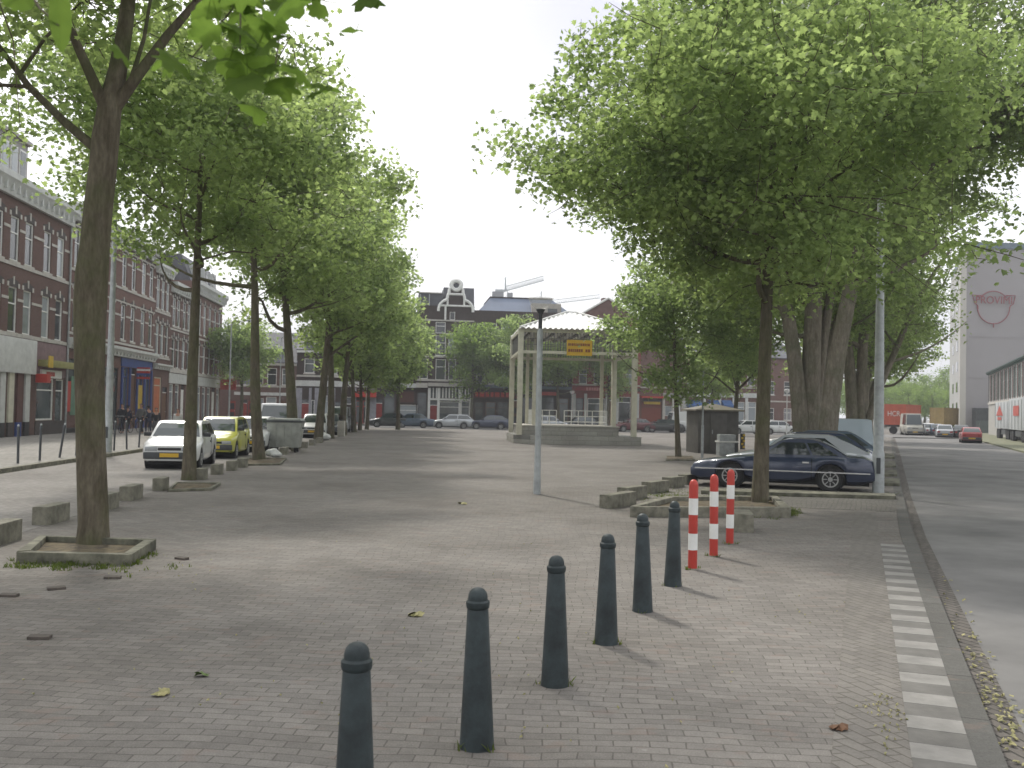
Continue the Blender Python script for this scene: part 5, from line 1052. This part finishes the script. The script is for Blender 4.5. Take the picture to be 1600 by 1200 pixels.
# ---------------- row of houses across the square
RA = math.atan(.12); R0 = Vector((0, 106)); RD = Vector((cos(RA), sin(RA)))
def rs_(px, py=640):
    a, b, c = ray(px, py); s = (a*R0.y-b*R0.x)/(b*RD.x-a*RD.y); t = (R0.y+RD.y*s)/b; return s, EYE+c*t
def rh(s0, x0, y0, x1, y1, kind='win', *e):
    a, zt = rs_(x0, y0); b, zb = rs_(x1, y1); return (a-s0, b-s0, max(.02, zb-.13), zt-.13, kind)+e
def rpos(s): p = R0+RD*s; return (p.x, p.y, .13)
def rhouse(x0, x1, top, wm, lb, hl, bands=(), corn=(), **k):
    a = rs_(x0)[0]; b = rs_(x1)[0]; H = rs_((x0+x1)/2, top)[1]-.13; holes = [rh(a, *q) for q in hl]
    r = house('row_house', rpos(a), RA, b-a, H, wm, lb, holes, bands=bands, cornices=corn, **k); return r, a, b-a, H
def Z(px, py): return rs_(px, py)[1]-.13
def pan(r, s0, x0, y0, x1, y1, m, name='panel', pr=.05, y=0, bev=0):
    a, zt = rs_(x0, y0); b, zb = rs_(x1, y1); return MB().box(a-s0, -pr, zb-.13, b-s0, y, zt-.13).build(name, m, r, bevel=bev)
def gable(r, W, H, h2, m, m2, dep=9, front=True, pr=.3):
    mb = MB(); mb.add([(-.1, -.25, H), (W+.1, -.25, H), (W/2, -.25, H+h2), (-.1, dep, H), (W+.1, dep, H), (W/2, dep, H+h2)], [(0, 2, 5, 3), (1, 4, 5, 2), (0, 1, 2), (3, 5, 4)]); return mb.build('roof', m, r)
def pitched(r, W, H, h2, m, dep=9, x0=0, x1=None):
    x1 = W if x1 is None else x1; mb = MB(); mb.prism([(-.35, H-.05), (-.35, H+.05), (dep/2, H+h2), (dep+.3, H+.05), (dep+.3, H-.05)], x0-.05, x1+.05, 'x'); return mb.build('roof', m, r)
def dormer(r, x, z, w, h_, y=.9):
    o = MB().box(x-w/2, y, z, x+w/2, y+2.5, z+h_).build('dormer', white, r); MB().box(x-w/2+.12, y-.02, z+.12, x+w/2-.12, y-.003, z+h_-.12).build('pane', pane_dark, o)
# A
D1 = door_red
r, a, W, H = rhouse(340, 462, 566, brick_a, 'low brown brick house left of the white van with three red doors', [(358, 626, 367, 666, 'door', D1), (375, 624, 385, 666, 'door', D1), (388, 626, 397, 666, 'door', D1), (402, 622, 411, 655, 'shop', white, pane_light), (416, 620, 431, 655, 'shop', white, pane_light), (437, 626, 446, 667, 'door', brown_wood), (450, 622, 459, 655, 'shop', white), (379, 576, 392, 602, 'win'), (400, 576, 411, 602, 'win'), (418, 575, 432, 602, 'win'), (441, 576, 452, 602, 'win'), (352, 576, 364, 602, 'win')], bands=[(3.7, .18, .06)], lint=False)
pan(r, a, 366, 612, 462, 619, offwhite, 'fascia'); MB().box(0, -.3, H-.3, W, 0, H).build('gutter', trimc, r)
pitched(r, W, H, 3.6, slate); dormer(r, W*.7, H+.4, 2.4, 1.3); dormer(r, W*.3, H+.4, 2.0, 1.3)
# B
r, a, W, H = rhouse(462, 597, 548, brick_d, 'long dark brick house with pale ground floor and red canopy shop', [(471, 624, 482, 666, 'door', D1), (486, 625, 491, 650, 'shop', white), (516, 562, 527, 585, 'win'), (476, 560, 491, 583, 'win'), (549, 562, 563, 587, 'win'), (580, 562, 594, 587, 'win'), (540, 620, 550, 632, 'shop', white), (556, 626, 565, 664, 'shop', red_m), (567, 626, 576, 664, 'shop', red_m), (588, 624, 598, 667, 'door', D1), (523, 627, 533, 655, 'shop', lintel_d), (503, 618, 512, 664, 'shop', offwhite, pane_light)], bands=[(Z(530, 590), .2, .06)], lint=False)
for x0, x1 in ((462, 470.6), (483, 485.6), (492, 502.6), (512.4, 522.6), (533.4, 539.6), (550.4, 555.6), (577, 587)): pan(r, a, x0, 606, x1, 667, mat('lavender_render', (.27, .27, .3), .8), 'render_panel', .03)
pan(r, a, 462, 594, 597, 606, offwhite, 'fascia', .08); o = pan(r, a, 553, 612, 588, 621, red_m, 'canopy', .9)
MB().box(0, -.3, H-.3, W, 0, H).build('gutter', white, r); pitched(r, W, H, 3.0, slate)
for f in (.15, .45, .75): dormer(r, W*f, H+.3, 1.6, 1.7, .6)
# C
r, a, W, H = rhouse(597, 650, 520, brick_d, 'dark brick house left of the gabled one, curtained window and white post below', [(600, 612, 616, 664, 'shop', lintel_d, shopglass), (620, 632, 652, 664, 'shop', white, pane_light), (620, 610, 648, 630, 'shop', lintel_d, mat('brown_panel')), (606, 565, 618, 590, 'win'), (632, 565, 645, 590, 'win'), (606, 532, 618, 555, 'win'), (632, 532, 645, 555, 'win')], bands=[], lint=False)
pan(r, a, 597, 598, 650, 606, offwhite, 'cornice', .35); pitched(r, W, H, 2.6, slate)
# D gabled house
r, a, W, H = rhouse(650, 738, 478, brick_d, 'tall dark brick house with a rounded white trimmed gable', [(652, 612, 666, 664, 'shop', lintel_d, shopglass), (672, 627, 683, 667, 'door', D1), (686, 627, 717, 664, 'shop', white, shopglass), (721, 627, 733, 664, 'shop', white, pane_light), (681, 561, 696, 594, 'win'), (701, 561, 712, 594, 'win'), (720, 568, 730, 594, 'win'), (681, 524, 696, 556, 'win'), (701, 524, 712, 556, 'win'), (681, 503, 696, 521, 'plain'), (656, 560, 668, 592, 'win'), (703, 481, 711, 500, 'plain')], bands=[(Z(700, 596), .2, .1), (Z(700, 559), .15, .05), (Z(700, 522.6), .15, .05), (Z(700, 502), .15, .05)], lint=False, depth=11)
sx = lambda p: rs_(p)[0]-a
for px in (670, 684.8, 719, 735.5): pan(r, a, px-1.2, 606, px+1.2, 667, white, 'shop_column', .18)
pan(r, a, 669, 598, 738, 605, trimc, 'shop_cornice', .4); pan(r, a, 669, 622, 738, 626.5, white, 'shop_rail', .1)
for i in range(13): px = 672+i*5; pan(r, a, px-.7, 606, px+.7, 622, white, 'mullion', .1)
pan(r, a, 671, 607, 735, 621.5, pane_dark, 'transom_glass', .03); pan(r, a, 650, 598, 668, 606, trimc, 'shop_cornice', .35)
# slate block left, gable right
zt = Z(672, 457); mb = MB(); mb.box(sx(650.5), .3, H, sx(689), 9, zt); mb.build('slate_storey', slate, r); pan(r, a, 650, 455.5, 690, 458.5, trimc, 'roof_edge', -.1, .5)
for px in (657, 671): pan(r, a, px-.5, 459, px+.5, 478, galv, 'flue', -.2, .32)
def gz(py): return Z(708, py)
c_ = sx(708.5); gw = sx(731)-sx(676); k = gw/55.0
prof = [(-27, 487), (-27, 483), (-25, 476), (-20, 471), (-14, 468.5), (-13, 462), (-11.5, 459), (-10.5, 452), (-8, 449), (-9.5, 444), (-7, 440), (-3.5, 438), (0, 437.4)]
full = [(c_+x*k, gz(y)) for x, y in prof]+[(c_-x*k, gz(y)) for x, y in prof[::-1][1:]]
mb = MB(); mb.prism(full[::-1], -.06, .5, 'y'); mb.build('gable', brick_d, r)
def strip(pts, w_, pr=.12):
    mb = MB()
    for p, q_ in zip(pts, pts[1:]): mb.tube([(p[0], -pr, p[1]), (q_[0], -pr, q_[1])], [w_, w_], 6)
    return mb
strip(full, .16).build('gable_trim', white, r)
mb = strip([(c_-13*k, gz(460)), (c_+13*k, gz(460))], .14); 
for f in ([(c_-27*k, gz(478)), (c_+27*k, gz(478))], [(c_-13*k, gz(468)), (c_-13*k, gz(478))], [(c_+13*k, gz(468)), (c_+13*k, gz(478))], [(c_-10*k, gz(452)), (c_-10*k, gz(460))], [(c_+10*k, gz(452)), (c_+10*k, gz(460))], [(c_-16*k, gz(478)), (c_-16*k, gz(500))]):
    for p, q_ in zip(f, f[1:]): mb.tube([(p[0], -.1, p[1]), (q_[0], -.1, q_[1])], [.11, .11], 6)
mb.build('gable_bands', white, r)
mb = MB(); pts = [(c_+7.5*k*cos(t*pi/12), -.12, gz(446)+7*k*sin(t*pi/12)) for t in range(25)]; mb.tube(pts, [.22]*25, 6, cap=False); mb.build('round_pediment', white, r)
mb = MB(); mb.prism([(c_+5.5*k*cos(t*pi/8), gz(446)+5*k*sin(t*pi/8)) for t in range(16)], -.1, -.06, 'y'); mb.build('pediment_disc', slate, r)
mb = MB(); mb.prism([(.4, H), (1.2, H+2.2), (10, H+2.2), (11, H)], sx(690), W, 'x'); mb.build('roof', slate, r)
# E
r, a, W, H = rhouse(738, 893, 487, brick_d, 'dark wide building with a big blue grey mansard roof behind the trees', [(742, 628, 755, 664, 'shop', lintel_d, shopglass), (759, 628, 774, 664, 'shop', brown_wood, shopglass), (778, 628, 793, 664, 'shop', lintel_d, shopglass), (797, 620, 812, 664, 'door', brown_wood), (816, 620, 838, 660, 'shop', black, shopglass), (842, 620, 866, 660, 'shop', black, shopglass), (870, 622, 888, 664, 'shop', brown_wood, shopglass)]+[(p, 578, p+12, 600, 'win') for p in (745, 764, 783, 828, 852, 874)]+[(p, 540, p+12, 564, 'win') for p in (745, 764, 783, 828, 852, 874)]+[(p, 505, p+12, 527, 'win') for p in (745, 764, 783, 828, 852, 874)], lint=False, depth=12)
pan(r, a, 738, 601, 893, 609, mat('blue_grey_fascia', (.09, .12, .14), .6), 'fascia', .3); o = pan(r, a, 739, 612, 811, 623, mat('dark_red_fascia', (.1, .015, .012), .6), 'sign_board', .12)
mb = MB(); x = sx_ = rs_(742)[0]-a
zz = Z(770, 620)
while x < rs_(800)[0]-a: w_ = rgh.choice((.35, .5, .3)); mb.box(x, -.15, zz, x+w_, -.125, zz+.5); x += w_+.18
mb.build('red_lettering', red_m, r); pan(r, a, 842, 612, 870, 618, red_m, 'red_sign', .15); pan(r, a, 842, 650, 868, 666, mat('bright_blue', (.05, .12, .26), .5), 'blue_panel', .06)
zt = Z(815, 463); e = rs_(745)[0]-a, rs_(766)[0]-a, rs_(863)[0]-a, rs_(889)[0]-a
mb = MB(); mb.add([(e[0], .2, H), (e[3], .2, H), (e[3], 12, H), (e[0], 12, H), (e[1], 2.2, zt), (e[2], 2.2, zt), (e[2], 10, zt), (e[1], 10, zt)], [(0, 1, 5, 4), (1, 2, 6, 5), (2, 3, 7, 6), (3, 0, 4, 7), (4, 5, 6, 7)]); mb.build('mansard_roof', blue_slate, r)
MB().box(e[1]-.1, 2.1, zt, e[2]+.1, 10, zt+.12).build('roof_edge', lintel_d, r)
q1, q2 = rs_(828)[0]-a, rs_(874)[0]-a; o = MB().box(q1, .1, H, q2, 3, Z(850, 474)).build('dormer', mat('pale_brick_dormer', (.34, .31, .28), .8), r)
MB().box(rs_(853)[0]-a, .06, Z(850, 500), rs_(868)[0]-a, .095, Z(850, 482)).build('pane', pane_dark, o)
# F
r, a, W, H = rhouse(893, 1000, 500, brick_r, 'painted red brick house with white window frames and a red shop fascia', [(p, 577, p+12, 600, 'win') for p in (905, 928, 954, 978)]+[(p, 538, p+12, 562, 'win') for p in (905, 928, 954, 978)]+[(900, 622, 911, 664, 'shop', black, shopglass), (918, 622, 945, 660, 'shop', white, shopglass), (950, 620, 960, 665, 'door', brown_wood), (966, 620, 985, 660, 'shop', white, shopglass)], bands=[(Z(945, 603), .16, .08)], lint=False)
pan(r, a, 894, 604.5, 962, 611.5, mat('crimson_fascia', (.3, .03, .04), .5), 'fascia', .12)
mb = MB(); x = rs_(915)[0]-a; zz = Z(930, 610.5)
while x < rs_(957)[0]-a:
    w_ = rgh.choice((.16, .22, .2)); x0 = rs_(940)[0]-a
    if not x0 < x < x0+.5: mb.box(x, -.15, zz, x+w_, -.122, zz+.34)
    x += w_+.09
mb.build('lettering', mat('pink_lettering', (.5, .22, .2), .6), r)
for px in (897, 914.5, 947.5, 963, 988, 996): pan(r, a, px-1.6, 615, px+1.6, 667, offwhite, 'shop_column', .15)
pan(r, a, 962, 606, 1000, 612, lintel_d, 'fascia', .1); gable(r, W, H, Z(945, 466)-H, mat('brown_tiles', (.12, .06, .05), .8, var=.2), None)
mb = strip([(-.1, H), (W/2, Z(945, 466)), (W+.1, H)], .13, .3); mb.build('bargeboard', white, r)
pan(r, a, 944, 464, 953, 474, brick_a, 'chimney', -.8, 1.8)
# G
r, a, W, H = rhouse(1000, 1068, 545, brick_b, 'brick house with a dark red roller door and yellow sign', [(1006, 585, 1018, 604, 'win'), (1032, 584, 1046, 604, 'win'), (1058, 585, 1066, 604, 'plain'), (1001.5, 627, 1034, 667, 'shop', brown_wood, mat('rust_roller_door', (.19, .04, .02), .6, sx=(3, 3, 12))), (1039, 634, 1050, 650, 'shop', offwhite), (1053, 628, 1063, 667, 'door', white)], bands=[(Z(1034, 607), .14, .07)], lint=False)
pan(r, a, 1000, 619, 1036, 622.5, red_m, 'awning', .8); pan(r, a, 1005, 624, 1033, 627, black, 'sign_board', .1); pan(r, a, 1006, 627.5, 1031, 632, ym, 'yellow_sign', .12); pan(r, a, 1036, 614, 1068, 622, mat('grey_stone', (.27, .26, .24), .8), 'fascia', .1)
for px in (1036.5, 1051.6, 1066): pan(r, a, px-1.4, 622, px+1.4, 667, trimc, 'stone_pier', .12)
pitched(r, W, H, 2.8, slate)
# H corner
r, a, W, H = rhouse(1068, 1186, 552, brick_b, 'corner house with blue awnings over pale shop windows', [(1074, 584, 1085, 604, 'plain'), (1098, 584, 1109, 604, 'plain'), (1122, 582, 1134, 603, 'win'), (1146, 582, 1158, 603, 'win'), (1168, 582, 1180, 603, 'win'), (1073, 634, 1094, 664, 'shop', white, shopglass), (1106, 634, 1121, 664, 'shop', white, shopglass), (1127, 634, 1141, 664, 'shop', white, shopglass), (1150, 628, 1163, 664, 'shop', white, pane_light), (1169, 628, 1181, 664, 'shop', white, pane_light)], bands=[(Z(1120, 606), .14, .07)], lint=False)
bl = mat('blue_awning', (.035, .09, .22), .7)
for x0, x1 in ((1072, 1095), (1105, 1122), (1127, 1142)):
    s_, zt_ = rs_(x0, 625); e_, zb_ = rs_(x1, 634); MB().prism([(0, zt_-.13), (-1.0, zb_-.1), (-1.0, zb_-.35), (0, zb_-.2)], s_-a, e_-a, 'x').build('awning', bl, r)
pan(r, a, 1068, 612, 1186, 622, offwhite, 'fascia', .14); pan(r, a, 1120, 575, 1186, 581, offwhite, 'upper_band', .1)
for px in (1070, 1100, 1124, 1146, 1166, 1184): pan(r, a, px-1.8, 622, px+1.8, 667, offwhite, 'pale_pier', .13)
pitched(r, W, H, 2.6, slate)
for px, top, lb in ((1192, 560, 'brick house end beyond the corner, pale bay windows, between the trees'),):
    p = at(px, 650, 128); h = house('brick_house', (p[0], 128, .1), .3, 5.5, 9.5, brick_b, lb, [(.6, 1.7, 1.2, 2.8, 'win'), (3.2, 4.4, 1.2, 2.8, 'win'), (.6, 1.7, 4.6, 6.4, 'win'), (3.2, 4.4, 4.6, 6.4, 'win')], bands=[(3.6, .2, .06)], lint=False); pitched(h, 5.5, 9.5, 2.5, slate)
# ---------------- cranes
def crane(px, py, Y, lft, rgt, lb):
    m_ = at(px, py, Y); k = Y/1500; r = empty('tower_crane', (m_[0], Y, 0), 0, lb, 'crane', 'far tower cranes'); cm = mat('crane_steel', (.3, .33, .34), .6)
    zt = m_[2]; zj = zt-22*k; mb = MB()
    for dx in (-.7, .7):
        for dy in (-.7, .7): mb.box(dx-.12, dy-.12, 0, dx+.12, dy+.12, zj)
    z = 0
    while z < zj-2: mb.tube([(-.7, -.7, z), (.7, -.7, z+1.6)], [.07, .07], 4); z += 1.6
    mb.build('mast', cm, r); x1 = (rgt[0]-px)*k; z1 = zt-(rgt[1]-py)*k; x0 = (lft[0]-px)*k; mb = MB(); n = 26
    for i in range(n):
        a, b = i/n, (i+1)/n; A = Vector((x1*a, 0, zj+(z1-zj)*a)); B_ = Vector((x1*b, 0, zj+(z1-zj)*b)); mb.tube([A, B_], [.22, .22], 4); mb.tube([A+Vector((0, 0, 1.6)), B_+Vector((0, 0, 1.6))], [.16, .16], 4); mb.tube([A, (A+B_)/2+Vector((0, 0, 1.6)), B_], [.11]*3, 4)
    mb.build('jib', cm, r); MB().box(x0, -.6, zj-.3, 0, .6, zj+.5).build('counter_jib', cm, r); MB().box(x0-1, -1, zj-3.5, x0+3, 1, zj-.3).build('counterweight', lattice_dark, r)
    mb = MB(); mb.tube([(0, 0, zj), (0, 0, zt)], [.35, .2], 6); mb.tube([(0, 0, zt), (x1*.6, 0, zj+(z1-zj)*.6+1.6)], [.06, .06], 4); mb.tube([(0, 0, zt), (x0, 0, zj+.5)], [.06, .06], 4); mb.build('tower_head', cm, r); MB().box(.8, -.8, zj-3, 2.6, .8, zj-.6).build('cab', lattice_dark, r)
lattice_dark = mat('crane_dark', (.12, .13, .14), .7)
crane(790, 433, 330, (774, 452), (850, 437), 'nearer tower crane whose jib rises to the right above the blue roof')
crane(846, 455, 420, (838, 473), (938, 464), 'farther tower crane with a nearly level jib beside the brown gable')
# ---------------- silo
sil = mat('silo_concrete', (.30, .285, .29), .85, var=.07, scale=.06, bmp=.1); sip = mat('silo_pale_strip', (.48, .46, .42), .85, var=.08, scale=.1)
Ys = 140; p0 = at(1508, 660, Ys); ztop = at(1540, 388, Ys)[2]; r = empty('silo_building', (p0[0], Ys, 0), 0, 'tall grey windowless silo building with a red outlined PROVIMI emblem', 'silo')
fd = Vector((1, .03)); sdv = Vector((.392, 1)); Wf, Ws = 26, 34
a = Vector((0, 0)); b = fd*Wf; c = b+sdv*Ws; d = sdv*Ws
MB().prism([tuple(a), tuple(b), tuple(c), tuple(d)], 0, ztop, 'z').build('wall', sil, r)
MB().prism([(-.9, -.15), (.0, -.15), (.0+.3*.392, .3), (-.9+.3*.392, .3)], 0, ztop-.3, 'z').build('corner_strip', sip, r)
n_ = Vector((-1, .392)).normalized()*.12; e0 = sdv*.6+n_; e1 = sdv*Ws+n_
MB().prism([tuple(sdv*.6), tuple(sdv*Ws), tuple(e1), tuple(e0)], .0, ztop-.6, 'z').build('side_cladding', mat('silo_side', (.36, .36, .35), .85, var=.08, scale=.2), r)
for i in range(7):
    for j in range(3):
        q0 = sdv*(5+j*9)+n_; q1 = sdv*(8+j*9)+n_; z = 3+i*3.3; MB().prism([tuple(q0), tuple(q1), tuple(q1+n_*.4), tuple(q0+n_*.4)], z, z+1.6, 'z').build('window', pane_dark, r)
for z in range(2, int(ztop), 3): MB().box(.4, -.03, z, Wf, .0, z+.03).build('joint', mat('silo_joint', (.25, .24, .24), .9), r) if z % 2 == 0 else None
MB().prism([tuple(a+Vector((-.2, -.2))), tuple(b+Vector((.2, -.2))), tuple(c), tuple(d)], ztop, ztop+.9, 'z').build('parapet', mat('silo_parapet', (.12, .16, .2), .7), r)
MB().box(1, -1.2, 0, Wf, -.02, 3.6).build('dark_base', mat('silo_base', (.055, .06, .06), .8, var=.3), r); MB().box(1, -2.4, 0, Wf, -1.2, 1.8).build('loading_ramp', mat('loading_green', (.09, .11, .1), .8), r)
rm = mat('emblem_red', (.26, .075, .085), .7)
def sl(px, py): q = at(px, py, Ys); return (q[0]-p0[0], q[2])
cxx, czz = sl(1552, 480); k = Ys/1500; rad_ = 25*k
mb = MB(); arc = [(cxx+rad_*cos(t), -.1+.03*cxx*0, czz+rad_*sin(t)) for t in np.linspace(radians(142), radians(38), 16)]; mb.tube(arc, [.075]*16, 6)
arc = [(cxx+rad_*cos(t), -.1, czz-1*k+rad_*sin(t)) for t in np.linspace(radians(176), radians(364), 30)]; mb.tube(arc, [.075]*30, 6)
for P_ in ([(1533, 462), (1519, 461), (1523, 474), (1527, 477), (1528, 483)], [(1571, 462), (1586, 462), (1583, 475), (1578, 478), (1577, 483)], [(1552, 505), (1552, 512)]):
    q = [sl(*v) for v in P_]; mb.tube([(x, -.1, z) for x, z in q], [.075]*len(q), 6)
mb.tube([(cxx-rad_, -.1, czz+1*k), (cxx-rad_, -.1, czz-3*k)], [.12]*2, 6)
mb.build('emblem_outline', rm, r); tx, tz_ = sl(1552.5, 468.5); text_mesh('PROVIMI', 1.55, 'emblem_lettering', rm, r, (tx, -.14, tz_-.1), ext=.03, sx=.93)
# ---------------- warehouse on the right
dred = mat('dull_red_paint', (.17, .03, .03), .6, var=.15); holes = []
for i in range(20): holes += [(.5+i*2.0, 2.2+i*2.0, 4.3, 7.6, 'plain', offwhite if i % 2 == 0 else mat('dark_green_frame', (.03, .07, .055), .6), mat('pale_green_glass', (.33, .38, .36), .25, var=.12, scale=.5))]
r = house('warehouse', (62.6, 126, 0), math.atan2(-1, -.392), 42, 8.1, mat('warehouse_render', (.36, .35, .33), .85, var=.12), 'warehouse with tall red framed windows along the right side of the road', holes, lint=False, sills=False, depth=14, cat='warehouse', cornices=[(7.75, .35, .4, mat('dark_green_frame'  , (.03, .07, .055)))])
for i in range(21): MB().box(.25+i*2.0, -.05, 4.2, .36+i*2.0, 0, 7.7).build('red_post', dred if i % 2 else lintel_d, r)
MB().box(0, -.1, 3.9, 42, 0, 4.15).build('sill_band', trimc, r)
